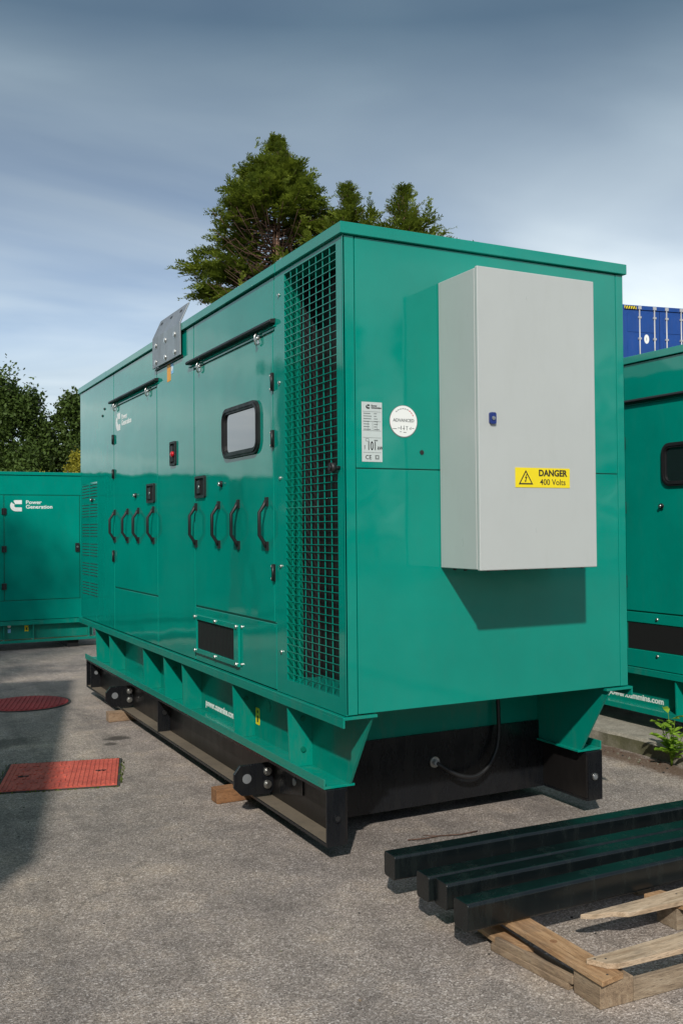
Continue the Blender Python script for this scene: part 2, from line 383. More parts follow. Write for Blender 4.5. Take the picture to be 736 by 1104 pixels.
# ================================================================== MAIN GENERATOR
L, W, B, T = 5.807, 1.724, .75, 2.991
gen = thing('generator', (0, 0, 0), 'large green containerised generator in the middle with a grey cabinet on its end', 'generator')
LF = Frame((0, 0, 0), (0, 1, 0), (0, 0, 1), (-1, 0, 0))          # left long side: a=y b=z n=-x
RF = Frame((W, 0, 0), (0, 1, 0), (0, 0, 1), (1, 0, 0))
FF = Frame((0, 0, 0), (1, 0, 0), (0, 0, 1), (0, -1, 0))          # near end: a=x b=z
BF = Frame((0, L, 0), (1, 0, 0), (0, 0, 1), (0, 1, 0))
gy0, gy1, gz0, gz1 = .066, .675, .828, 2.966                     # grille opening
# body shell: a box with a real cavity behind the grille
mb = MB(); e = .010; D = .34
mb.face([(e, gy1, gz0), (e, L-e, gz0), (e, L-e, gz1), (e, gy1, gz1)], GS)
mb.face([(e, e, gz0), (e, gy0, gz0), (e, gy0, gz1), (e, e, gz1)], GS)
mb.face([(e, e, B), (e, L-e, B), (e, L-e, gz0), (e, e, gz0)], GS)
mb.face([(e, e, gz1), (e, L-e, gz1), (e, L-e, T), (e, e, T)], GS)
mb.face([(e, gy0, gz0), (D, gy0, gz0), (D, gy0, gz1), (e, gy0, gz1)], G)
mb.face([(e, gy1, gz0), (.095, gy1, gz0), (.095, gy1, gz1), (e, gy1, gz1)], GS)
mb.face([(e, gy0, gz0), (D, gy0, gz0), (D, gy1, gz0), (.095, gy1, gz0), (e, gy1, gz0)], G)
mb.face([(e, gy0, gz1), (D, gy0, gz1), (D, gy1, gz1), (e, gy1, gz1)], G)
mb.face([(.095, gy1, gz0), (.20, gy1+.001, gz0), (.20, gy1+.001, gz1), (.095, gy1, gz1)], DK)
mb.face([(.20, gy0, gz0), (.20, gy1+.001, gz0), (.20, gy1+.001, gz1), (.20, gy0, gz1)], CORE)
mb.face([(W-e, e, B), (W-e, L-e, B), (W-e, L-e, T), (W-e, e, T)], GS)
mb.face([(e, e, B), (W-e, e, B), (W-e, e, T), (e, e, T)], GS)
mb.face([(e, L-e, B), (W-e, L-e, B), (W-e, L-e, T), (e, L-e, T)], GS)
mb.face([(e, e, B+.001), (W-e, e, B+.001), (W-e, L-e, B+.001), (e, L-e, B+.001)], GS)
mb.face([(e, e, T), (W-e, e, T), (W-e, L-e, T), (e, L-e, T)], G)
mb.build('body_shell', gen)
# roof cap
mb = MB(); o = .016
mb.box(-o, W+o, -o, .76, T+.002, T+.058, G); mb.box(-o-.002, W+o+.002, .764, 4.636, T+.002, T+.054, G); mb.box(-o, W+o, 4.64, L+o, T+.002, T+.058, G)
roof = mb.build('roof', gen, bevel=.004)
mb = MB(); mb.disc(.06, .87, T+.05, T+.075, .03, ST); mb.tube([(.06, .85, T+.07), (.06, .85, T+.11), (.06, .89, T+.11), (.06, .89, T+.07)], .008, ST); mb.build('lifting_eye', roof)
# near end panels
mb = MB(FF); mb.box(0, .062, B, T, -.010, 0, G); mb.build('corner_post', gen, bevel=.004)
mb = MB(FF); mb.box(1.672, W, B, T, -.010, 0, G); mb.build('corner_post', gen, bevel=.004)
panel(FF, .063, 1.671, B, 1.90, gen, 'end_panel', g=.0022)
up = panel(FF, .063, 1.671, 1.90, T, gen, 'end_panel', g=.0022)
mb = MB(FF); mb.disc(.423, 1.984, 0, .004, .011, INK); mb.build('hole_disc', up)  # black disc standing in for a dark hole in the panel
# rating plate
mb = MB(FF); mb.box(.095, .204, 1.932, 2.214, 0, .0015, LAB)
emblem(mb, .127, 2.192, .020, INK, FF, .0015, .0025)
text_mb(mb, 'Power', FF(.145, 2.1935, .0015), .012, INK, (1, 0, 0), (0, 0, 1), bold=.02); text_mb(mb, 'Generation', FF(.145, 2.184, .0015), .012, INK, (1, 0, 0), (0, 0, 1), bold=.02)
for z, h in ((2.168, .0012), (2.122, .0012), (2.078, .0012), (2.045, .0012), (1.975, .0012)): mb.box(.101, .198, z, z+h, .0015, .0022, INKG)
for i in range(7):
    z = 2.158-i*.0125
    mb.box(.104, .104+.03+.02*random.random(), z, z+.0035, .0015, .0022, INKG); mb.box(.160, .172+.02*random.random(), z, z+.0035, .0015, .0022, INKG)
for x in (.128, .152, .176): mb.box(x, x+.001, 2.079, 2.122, .0015, .0022, INKG)
text_mb(mb, '101', FF(.122, 1.988, .0015), .058, INK, (1, 0, 0), (0, 0, 1), bold=.008, squeeze=.60); text_mb(mb, 'kW', FF(.178, 1.990, .0015), .022, INK, (1, 0, 0), (0, 0, 1), bold=.02, squeeze=.8)
text_mb(mb, 'Lwa', FF(.112, 1.990, .0015), .012, INKG, (0, 0, 1), (-1, 0, 0))
mb.ring(rrect(.114, .132, 2.028, 2.042, .003), rrect(.116, .130, 2.030, 2.040, .002), .0015, .0022, INKG); mb.box(.160, .180, 2.030, 2.036, .0015, .0022, INKG)
text_mb(mb, 'CE', FF(.112, 1.944, .0015), .028, INK, (1, 0, 0), (0, 0, 1)); mb.box(.165, .186, 1.944, 1.964, .0015, .0022, INKG); mb.box(.171, .180, 1.949, 1.959, .0022, .0026, LAB)
tag(mb.build('rating_plate', up), 'tall silver rating plate with 101 printed on it')
# round service sticker
mb = MB(FF); mb.disc(.322, 2.130, 0, .0012, .078, INKG, 40); mb.disc(.322, 2.131, .0012, .0022, .0745, WH, 40)
text_mb(mb, 'ADVANCED', FF(.322, 2.128, .0022), .0215, INKG, (1, 0, 0), (0, 0, 1), align='CENTER', bold=.01)
for i in range(9):
    t = .45+.22*i; c, s_ = math.cos(t), math.sin(t)
    p = [(.322+r_*math.cos(t+d), 2.131+r_*math.sin(t+d)) for r_, d in ((.058, 0), (.062, 0), (.062, .14), (.058, .14))]
    mb.prism(p, .0022, .0028, RED if i < 3 else INKG)
for (x, z, w, h) in ((.262, 2.092, .022, .003), (.290, 2.096, .014, .003), (.306, 2.090, .004, .018), (.316, 2.094, .012, .003), (.322, 2.088, .003, .022), (.334, 2.104, .012, .003), (.338, 2.088, .003, .016), (.352, 2.094, .010, .003), (.360, 2.090, .003, .014), (.368, 2.096, .012, .003), (.300, 2.078, .010, .003), (.320, 2.076, .016, .003)):
    mb.box(x, x+w, z, z+h, .0022, .0028, INKG)
tag(mb.build('service_sticker', up), 'round white service sticker reading ADVANCED')
# ---- left side panels
mb = MB(LF)
for a0, a1, b0, b1 in ((0.0, .808, B, gz0), (0.0, .808, gz1, T), (0.0, gy0, gz0, gz1), (gy1, .808, gz0, gz1)):
    mb.box(a0, a1, b0, b1, -.010, 0, G)
gp = mb.build('grille_panel', gen)
mb = MB(LF)
for i in range(1, 8):
    y = gy0+(gy1-gy0)*i/8; mb.box(y-.0017, y+.0017, gz0-.005, gz1+.005, -.007, -.003, G)
for j in range(1, 57):
    z = gz0+(gz1-gz0)*j/57; mb.box(gy0-.005, gy1+.005, z-.0015, z+.0015, -.003, .0005, G)
mb.build('grille_mesh', gp)
bolts(LF, [(.742, z) for z in (2.87, 1.89, .965, 2.4, 1.42)], gp, 0, .007)
mb = MB(LF); mb.tube([(.046, 1.903, 0), (.046, 1.903, .03)], .010, PL); mb.disc(.046, 1.903, .026, .050, .024, PL, 16, .005); mb.build('knob', gp)
panel(LF, .812, 2.188, B, 1.108, gen); panel(LF, .812, 2.188, 2.694, T, gen)
panel(LF, 2.192, 3.068, B, T, gen)
panel(LF, 3.072, 4.412, B, 1.118, gen); panel(LF, 3.072, 4.412, 2.694, T, gen)
endp = panel(LF, 4.416, L, B, T, gen)
mb = MB(LF); mb.box(.812, .834, 1.112, 2.69, -.010, -.001, G); mb.build('door_jamb', gen, bevel=.002)
dA = panel(LF, .836, 2.188, 1.112, 2.690, gen, 'door', g=.004)
dB = panel(LF, 3.072, 4.412, 1.122, 2.690, gen, 'door', g=.004)
tag(dA, 'green access door with a black framed window'); tag(dB, 'green access door without a window')
window(LF, 1.022, 1.615, 2.046, 2.350, dA)
for z in ((2.370, 2.466), (2.062, 2.155), (1.337, 1.428)): hinge(LF, .836, *z, dA)
for y in (2.150, 1.704, 1.364, .925): grab_handle(LF, y, 1.500, 1.794, dA)
latch(LF, 1.955, 2.150, 1.826, 1.970, dA); key_lock(LF, 1.66, 1.899, dA)
for y in (1.034, 2.055): toggle(LF, y, 2.690, dA)
for z in ((2.369, 2.455), (2.069, 2.152), (1.339, 1.442)): hinge(LF, 4.425, *z, dB)
for y in (4.377, 3.936, 3.599, 3.169): grab_handle(LF, y, 1.511, 1.797, dB)
latch(LF, 3.130, 3.335, 1.826, 1.972, dB); key_lock(LF, 3.686, 1.897, dB); key_lock(LF, 5.278, 1.907, endp)
for y in (3.30, 4.33): toggle(LF, y, 2.692, dB)
gutter(LF, .795, 2.272, 2.742, gen); gutter(LF, 3.025, 4.486, 2.742, gen)
sb = latch(LF, 2.585, 2.715, 2.075, 2.246, gen, red=True)
tag(sb, 'red emergency stop button in a black surround')
bolts(LF, [(4.75, 2.72), (4.83, 2.665)], endp, 0, .009, PL)
for k in range(6):
    z0 = .997+k*.1885
    for a in (5.06, 5.41): louvres(LF, a, a+.33, z0, z0+.140, endp, 1, 5)
mb = MB(LF); emblem(mb, 4.262, 2.550, .150, WH, LF, 0, .0015, -1); mb.build('emblem', dB)
mb = MB(LF)
text_mb(mb, 'Power', LF(4.14, 2.560, .0), .062, WH, (0, -1, 0), (0, 0, 1), bold=.03, squeeze=1.12); text_mb(mb, 'Generation', LF(4.14, 2.508, 0), .062, WH, (0, -1, 0), (0, 0, 1), bold=.03, squeeze=1.12)
mb.build('lettering', dB)
# bent lifting plate
mb = MB()
prof = [(-.0180, 2.826), (-.0180, 3.050), (.048, 3.196), (.057, 3.192), (-.0080, 3.048), (-.0080, 2.826)]
mb.prism([(x, z) for x, z in prof], 2.405, 3.085, GZ, conv=lambda a, b, n: (a-.0105, n, b))
plate = mb.build('lifting_plate', gen, bevel=.002)
bolts(Frame((-.0285, 0, 0), (0, 1, 0), (0, 0, 1), (-1, 0, 0)), [(y, z) for y in (2.52, 2.75, 2.99) for z in (2.862, 2.985)], plate, 0, .016)
SF = Frame((-.0285, 0, 3.050), (0, 1, 0), (.412, 0, .911), (-.911, 0, .412))
for y in (2.52, 2.75, 2.99):
    mb = MB(SF); mb.prism(rrect(y-.024, y+.024, .105, .125, .009), -.002, .0015, INK); mb.build('slot', plate)
mb = MB(LF); mb.box(2.415, 3.08, 2.812, 2.826, 0, .010, PL); mb.build('plate_edge_strip', gen)  # black strip along the lifting plate's bottom edge
mb = MB(LF); mb.prism(rrect(2.715, 2.800, 2.690, 2.812, .006), 0, .0015, OR); tag(mb.build('warning_tag', gen), 'orange warning tag below the lifting plate')
mb = MB(LF); mb.prism(rrect(2.650, 2.705, 2.735, 2.808, .006), 0, .0015, SB); mb.disc(2.678, 2.772, .0015, .002, .018, WH); tag(mb.build('warning_tag', gen), 'small blue and white tag below the lifting plate')
# lower vent
mb = MB(LF)
mb.ring([(1.352, .806), (2.182, .806), (2.182, 1.056), (1.352, 1.056)], [(1.430, .836), (2.128, .836), (2.128, 1.026), (1.430, 1.026)], 0, .016, G)
vent = mb.build('vent_frame', gen, bevel=.003)
mb = MB(LF); mb.box(1.425, 2.133, .831, 1.031, -.001, .004, CORE)
for i in range(28): mb.box(1.43+.025*i, 1.434+.025*i, .836, 1.026, .004, .006, PL)
mb.build('vent_screen', vent)
bolts(LF, [(y, z) for y in (1.385, 1.76, 2.155) for z in (.821, 1.042)], vent, .016, .009)
bolts(LF, [(1.325, z) for z in (.826, 1.046)], vent, 0, .007)
# ---- grey control cabinet on the near end
cx0, cx1, cz0, cz1, cd = .524, 1.212, 1.423, 2.818, .338
mb = MB(FF); mb.box(cx0, cx1, cz0, cz1, .004, cd-.030, GY)
cab = mb.build('control_cabinet', gen, bevel=.004)
mb = MB(FF); mb.box(cx0+.008, cx1-.008, cz0+.008, cz1-.008, cd-.031, cd-.020, DK); mb.build('door_seal', cab)
mb = MB(FF); mb.box(cx0-.004, cx1+.002, cz0-.004, cz1+.004, cd-.022, cd, GY); cdoor = mb.build('cabinet_door', cab, bevel=.005, seg=3)
mb = MB(FF); mb.prism(rrect(.578, .612, 2.095, 2.148, .008), cd, cd+.012, BL); mb.disc(.595, 2.121, cd+.012, cd+.016, .009, ST); mb.box(.588, .602, 2.119, 2.123, cd+.016, cd+.019, ST); mb.build('lock', cab)
mb = MB(FF); mb.box(.723, 1.047, 1.804, 1.897, cd+.0006, cd+.0020, YE)
q = cd+.0020; X = (1, 0, 0); Z = (0, 0, 1)
mb.ring([(.742, 1.818), (.826, 1.818), (.784, 1.886)], [(.752, 1.8245), (.816, 1.8245), (.784, 1.876)], q, q+.0007, INK)
mb.prism([(.789, 1.868), (.778, 1.848), (.785, 1.848), (.780, 1.836), (.776, 1.837), (.781, 1.828), (.788, 1.836), (.784, 1.836), (.792, 1.853), (.785, 1.853), (.793, 1.868)], q, q+.0007, INK)
text_mb(mb, 'DANGER', FF(.944, 1.859, q), .042, INK, X, Z, depth=.0007, bold=.035, align='CENTER', squeeze=1.0); text_mb(mb, '400 Volts', FF(.944, 1.817, q), .040, INK, X, Z, depth=.0007, bold=.004, align='CENTER')
tag(mb.build('warning_label', cab), 'yellow danger label reading 400 Volts')
UF = Frame((0, 0, cz0), (1, 0, 0), (0, 1, 0), (0, 0, -1))
bolts(UF, [(x, -cd+.05) for x in (.60, .70, .82, .94, 1.05, 1.16)]+[(cx0+.03, -.08), (cx0+.03, -.17)], cab, 0, .009, PL)
# ---- base frame
wx = .130; z1f, z0f = B-.004, .360
def base_frame_side(s):
    """s=0 left beam, s=1 right beam (mirrored)"""
    mx = (lambda x: x) if s == 0 else (lambda x: W-x)
    def bx(mb, x0, x1, *r, m=GD): mb.box(min(mx(x0), mx(x1)), max(mx(x0), mx(x1)), *r, m)
    mb = MB(); bx(mb, -.022, .16, -.012, L+.012, z1f-.014, z1f); bx(mb, -.022, -.012, -.012, L+.012, z1f-.050, z1f-.014)
    mb.build('top_rail', gen, bevel=.002)
    mb = MB(); mb.prism([(-.004, z1f-.014), (L+.004, z1f-.014), (5.60, z0f+.010), (.225, z0f+.010)], wx, wx+.012, GD, conv=lambda a, b, n: (mx(n), a, b)); web = mb.build('side_web', gen)
    mb = MB(); bx(mb, -.008, .16, .225, 5.60, z0f-.002, z0f+.010); bx(mb, -.008, .0, .225, 5.60, z0f+.010, z0f+.046); mb.build('bottom_rail', gen, bevel=.002)
    for y in (.65, 1.465, 2.46, 2.90, 3.46, 4.58, 5.12):
        mb = MB(); mb.prism([(.002, z0f+.011), (wx, z0f+.011), (wx, z1f-.014), (-.011, z1f-.014), (-.011, z1f-.05)], y, y+.010, GD, conv=lambda a, b, n: (mx(a), n, b))
        st = mb.build('stiffener_plate', gen)
        if y in (.65, 1.465, 2.90, 4.58):
            for z in ((.46, .62) if y < 1 else (.60,)):
                mb = MB(); mb.tube([(mx(.075), y-.009, z), (mx(.075), y+.001, z)], .014, GS, 10); mb.build('bolt', st)
    if s == 0:
        WF = Frame((wx, 0, 0), (0, 1, 0), (0, 0, 1), (-1, 0, 0))
        mb = MB(WF); text_mb(mb, 'power.cummins.com', WF(2.37, .408, 0), .062, WH, (0, -1, 0), (0, 0, 1), bold=.03, squeeze=1.08); mb.build('web_address', web)
        mb = MB(WF); mb.prism(rrect(1.385, 1.445, .445, .545, .006), 0, .0016, YE); mb.box(1.405, 1.425, .46, .50, .0016, .002, INK); mb.disc(1.415, .522, .0016, .002, .010, INK); tag(mb.build('warning_tag', web), 'yellow tag on the base frame')
        mb = MB(WF); mb.disc(1.25, .58, 0, .002, .035, GS, 20); mb.build('cable_hole', web)
for s in (0, 1): base_frame_side(s)
mb = MB(); mb.box(wx+.012, W-wx-.012, .602, .614, .475, z1f-.001, GD); mb.build('cross_beam', gen)
mb = MB(); mb.box(wx+.012, W-wx-.012, L-.5, L-.49, z0f, z1f-.001, GD); mb.build('cross_beam', gen)
mb = MB(); mb.box(wx+.02, W-wx-.02, .7, L-.6, z0f+.02, .60, DK); mb.build('fuel_tank', gen)
# ---- black skid under the base frame
zt, zb = .352, .083
def skid(s):
    mx = (lambda x: x) if s == 0 else (lambda x: W-x)
    def bx(mb, x0, x1, *r, m=BK): mb.box(min(mx(x0), mx(x1)), max(mx(x0), mx(x1)), *r, m)
    mb = MB(); bx(mb, .0, .113, .215, 5.58, zt-.014, zt+.004); bx(mb, .0, .113, .215, 5.58, zb, zb+.014); bx(mb, .006, .101, .226, 5.57, zb+.0142, zb+.0155, m=DUST)
    bx(mb, .101, .113, .217, 5.578, zb+.0157, zt-.014, m=BKW)
    rail = mb.build('skid_rail', gen, bevel=.0025)
    mb = MB(); bx(mb, -.001, .1005, .213, .225, zb-.001, zt+.003); mb.build('end_plate', rail, bevel=.002)
    mb = MB(); bx(mb, 0, .1005, 5.57, 5.582, zb+.014, zt-.014); mb.build('end_plate', rail, bevel=.002)
    mb = MB(); mb.tube([(mx(.055), .2125, .215), (mx(.055), .206, .215)], .020, ST if s else BK, 14)
    mb.tube([(mx(.055), .207, .215), (mx(.055), .204, .215)], .013, GZ if s else DK, 14); mb.build('bolt', rail)  # on the left rail a dark disc stands in for the plate's hole
    for y in (3.11, 5.40):
        mb = MB(); bx(mb, .004, .1005, y, y+.012, zb+.014, zt-.014); mb.build('web_plate', rail, bevel=.002)
        mb = MB(); mb.tube([(mx(.055), y-.008, .24), (mx(.055), y+.001, .24)], .018, GZ if y > 5 else PL, 12); mb.build('bolt', rail)
    for y, w in ((1.11, .235), (4.17, .235)):
        mb = MB(); c = .045; x0, x1, a, b_ = -.137, .100, .112, .290
        oct_ = [(x0+c, a+.01), (x1-.02, a), (x1, a+.03), (x1, b_), (x0+c*.8, b_), (x0, b_-c), (x0, a+c+.01)]
        mb.prism(oct_, y, y+.022, BK, conv=lambda p, q, n: (mx(p), n, q)); lug = mb.build('lifting_lug', rail, bevel=.003)
        lm = MB(); lm.tube([(mx(-.062), y-.001, .215), (mx(-.062), y-.003, .215)], .027, GZ, 20); lm.build('eye', rail)
        for z in (.244, .170): lm = MB(); lm.tube([(mx(.062), y-.001, z), (mx(.062), y-.008, z)], .024, ST, 16); lm.tube([(mx(.062), y-.008, z), (mx(.062), y-.022, z)], .016, ST, 6); lm.build('bolt', rail)
    mb = MB(); mb.tube([(mx(.100), .80, .25), (mx(.088), .80, .25)], .020, GZ, 12); mb.prism([(.70, .20), (1.0, .14), (1.0, .30), (.70, .30)], .094, .1005, BK, conv=lambda a, b, n: (mx(n), a, b)); mb.build('gusset', rail)
for s in (0, 1): skid(s)
mb = MB(); mb.box(.114, W-.114, 5.20, 5.211, zb, zt, BK); mb.build('skid_crossmember', gen, bevel=.002)
mb = MB(); mb.prism([(.114, zb), (W-.114, zb), (W-.114, zt-.016), (W-.145, zt-.016), (W-.145, .474), (.145, .474), (.145, zt-.016), (.114, zt-.016)], .590, .601, BK, conv=lambda a, b, n: (a, n, b)); xm = mb.build('skid_crossmember', gen)
mb = MB(); mb.disc(0, 0, 0, 0, .001, ST) if False else None
mb.tube([(.846, .589, .315), (.846, .575, .315)], .030, ST, 18); mb.tube([(.846, .575, .315), (.846, .552, .315)], .017, GZ, 14); mb.build('cable_gland', xm)
mb = MB(); pts = []
ctrl = [(.846, .56, .315), (.90, .535, .275), (.98, .52, .235), (1.08, .52, .222), (1.17, .53, .262), (1.235, .54, .345), (1.262, .55, .44), (1.268, .56, .56), (1.268, .57, .76)]
for i in range(len(ctrl)-1):
    p0, p1, p2, p3 = (Vector(ctrl[max(0, min(len(ctrl)-1, i+k))]) for k in (-1, 0, 1, 2))
    for t in (0, .25, .5, .75):
        pts.append(tuple(.5*((2*p1)+(p2-p0)*t+(2*p0-5*p1+4*p2-p3)*t*t+(3*p1-p0-3*p2+p3)*t**3)))
pts.append(ctrl[-1]); mb.tube(pts, .0115, PL, 10); mb.build('cable', gen)

# ================================================================== TIMBER BLOCKS
def block(x0, x1, y0, y1, m, label, z1=zb-.001):
    mb = MB(); mb.box(x0, x1, y0, y1, .001, z1, m)
    return tag(mb.build('wooden_block', None, bevel=.004, base=((x0+x1)/2, (y0+y1)/2, 0)), label, 'wooden block', 'timber blocks under the generator skid')
block(-.128, .30, 1.425, 1.53, WB, 'red-brown timber block under the near part of the black skid rail')
block(-.125, .30, 4.125, 4.225, WBG, 'paler timber block under the far part of the black skid rail')
block(1.58, 1.76, 1.43, 1.53, WB, 'timber block under the right hand black skid rail near the kerb')
block(1.58, 1.76, 4.12, 4.22, WBG, 'timber block under the far end of the right hand skid rail')

# ================================================================== RIGHT GENERATOR (on the kerb), and a copy added outside the frame for its shadow
rg = thing('generator', (3.2, 0, .11), 'green generator at the right edge standing on the concrete kerb behind the large one', 'generator', 'neighbouring green generators')
XR = 3.2; RW = 1.72; ry0, ry1 = -.6, 5.2; rb, rt = .556, 2.840
SFm = Frame((XR, 0, 0), (0, 1, 0), (0, 0, 1), (-1, 0, 0))
mb = MB(); mb.box(XR+.008, XR+RW, ry0+.01, ry1-.01, rb, rt, GS); mb.build('body_shell', rg, bevel=.003)
mb = MB(); mb.box(XR-.016, XR+RW+.016, ry0-.016, ry1+.016, rt+.002, rt+.056, G); mb.build('roof', rg, bevel=.004)
for a0, a1, b0, b1 in ((ry0, .20, rb, rt), (.20, 1.56, 2.535, rt), (.20, 1.56, .890, .972), (.20, 1.56, rb, .692), (1.56, 2.45, rb, rt), (2.45, 3.8, rb, rt), (3.8, ry1, rb, rt)):
    panel(SFm, a0, a1, b0, b1, rg)
mb = MB(Frame((0, ry0, 0), (1, 0, 0), (0, 0, 1), (0, -1, 0))); mb.box(XR, XR+RW, rb, rt, -.012, 0, G); mb.build('end_panel', rg, bevel=.003)
mb = MB(SFm); mb.box(.21, 1.55, .694, .888, -.008, -.006, CORE); mb.build('vent_screen', rg)
bolts(SFm, [(y, z) for y in (.42, .80, 1.25) for z in (.928, .660)], rg, 0, .009)
rd = panel(SFm, .20, 1.56, .976, 2.530, rg, 'door', g=.004)
window(SFm, .58, 1.176, 1.900, 2.212, rd)
for z in ((1.71, 1.80), (2.20, 2.29), (1.15, 1.24)): hinge(SFm, 1.562, *z, rd)
key_lock(SFm, 1.19, 1.758, rd)
for y in (.30, .62): grab_handle(SFm, y, 1.36, 1.65, rd)
gutter(SFm, .18, 1.64, 2.555, rg)
mb = MB(); mb.box(XR-.022, XR+RW, ry0, ry1, rb-.014, rb-.001, GD); mb.box(XR-.022, XR-.012, ry0, ry1, rb-.048, rb-.014, GD); mb.build('top_rail', rg, bevel=.002)
mb = MB(); mb.box(XR+.10, XR+.112, ry0+.1, ry1-.1, .262, rb-.014, GD); web = mb.build('side_web', rg)
mb = MB(); mb.box(XR-.01, XR+.15, ry0+.1, ry1-.1, .222, .262, GD); lowr = mb.build('bottom_rail', rg, bevel=.002)
for y in (.15, 1.07, 2.25, 3.4, 4.4):
    mb = MB(); mb.prism([(XR-.006, .2625), (XR+.10, .2625), (XR+.10, rb-.014), (XR-.011, rb-.014), (XR-.011, rb-.05)], y, y+.010, GD, conv=lambda a, b, n: (a, n, b)); mb.build('stiffener_plate', rg)
WF2 = Frame((XR+.10, 0, 0), (0, 1, 0), (0, 0, 1), (-1, 0, 0))
mb = MB(WF2); text_mb(mb, 'power.cummins.com', WF2(1.88, .290, 0), .062, WH, (0, -1, 0), (0, 0, 1), bold=.03, squeeze=1.12); mb.build('web_address', web)
for y in (-.3, 2.4, 4.8): mb = MB(); mb.box(XR+.02, XR+RW-.02, y, y+.12, .111, .2215, WG); mb.build('timber_bearer', rg)
shadow_gen = copy_tree(rg); shadow_gen.location = (-2.02, 3.07, 0); shadow_gen.rotation_euler = (0, 0, math.pi-.226)  # unseen copy, turned so its shadow edge falls along the left ground
tag(shadow_gen, 'unseen green generator added left of the camera to cast the shadow on the left ground', 'generator')

# ================================================================== LEFT BACKGROUND GENERATOR
YB = 9.59
lgx = thing('generator', (-.6, YB, 0), 'smaller green generator at the left edge with a white emblem on its door', 'generator', 'neighbouring green generators')
KF = Frame((0, YB, 0), (1, 0, 0), (0, 0, 1), (0, -1, 0))
x0, x1 = -3.0, .995
mb = MB(); mb.box(x0+.01, x1-.01, YB+.008, YB+1.10, .40, 2.375, GS); mb.build('body_shell', lgx, bevel=.003)
mb = MB(); mb.box(x0-.015, x1+.015, YB-.014, YB+1.12, 2.377, 2.420, G); mb.build('roof', lgx, bevel=.004)
panel(KF, x0, x1, 2.105, 2.375, lgx); panel(KF, x0, x1, .402, .672, lgx); panel(KF, .772, x1, .674, 2.103, lgx); panel(KF, -1.3, -.236, .674, 2.103, lgx); panel(KF, x0, -1.3, .674, 2.103, lgx)
ld = panel(KF, -.232, .768, .676, 2.101, lgx, 'door', g=.004)
for z in (1.88, 1.37, .865): 
    mb = MB(KF); mb.box(-.268, -.205, z-.04, z+.045, 0, .018, PL); mb.tube([(-.236, z-.04, .02), (-.236, z+.045, .02)], .012, PL); mb.build('hinge', ld, bevel=.003)
mb = MB(KF); mb.prism(rrect(.706, .762, 1.318, 1.442, .010), 0, .014, PL); mb.disc(.734, 1.39, .014, .024, .014, ST); mb.box(.724, .746, 1.335, 1.37, .014, .022, DK); mb.build('latch', ld)
mb = MB(KF); emblem(mb, -.080, 1.958, .152, WH, KF, 0, .0015, 1); mb.build('emblem', ld)
mb = MB(KF)
text_mb(mb, 'Power', KF(.046, 1.983, 0), 0.070, WH, (1, 0, 0), (0, 0, 1), bold=.018, squeeze=1.12); text_mb(mb, 'Generation', KF(.046, 1.921, 0), 0.070, WH, (1, 0, 0), (0, 0, 1), bold=.018, squeeze=1.10)
mb.build('lettering', ld)
mb = MB(); mb.box(x0, x1+.05, YB-.030, YB+1.1, .385, .399, GD); mb.box(x0, x1+.05, YB-.030, YB-.018, .340, .385, GD); mb.build('top_rail', lgx, bevel=.002)
mb = MB(); mb.box(x0+.05, x1-.04, YB+.06, YB+.072, .145, .385, GD); mb.build('side_web', lgx)
mb = MB(); mb.box(x0+.05, x1+.12, YB-.03, YB+.14, .100, .135, GD); mb.build('bottom_rail', lgx, bevel=.002)
for x in (-1.6, -.86, -.252, .130, .88): mb = MB(); mb.box(x, x+.014, YB-.015, YB+.06, .1352, .385, GD); mb.build('stiffener_plate', lgx)
for x in (-2.6, -1.2, .6): mb = MB(); mb.box(x, x+.15, YB+.02, YB+1.0, .001, .0995, DK); mb.build('skid_foot', lgx)
KW = Frame((0, YB+.06, 0), (1, 0, 0), (0, 0, 1), (0, -1, 0))
mb = MB(KW); mb.box(.035, .085, .245, .325, 0, .0015, YE); mb.box(.05, .07, .265, .30, .0015, .002, INK); mb.build('warning_tag', lgx)
mb = MB(KW); mb.box(-.185, -.145, .235, .285, 0, .0015, SB); mb.disc(-.165, .325, 0, .002, .022, ST); mb.build('warning_tag', lgx)

lg2 = copy_tree(lgx); lg2.location = (-.6-4.3, YB, 0); tag(lg2, 'green generator in the row further left, seen mirrored in the near door', 'generator')

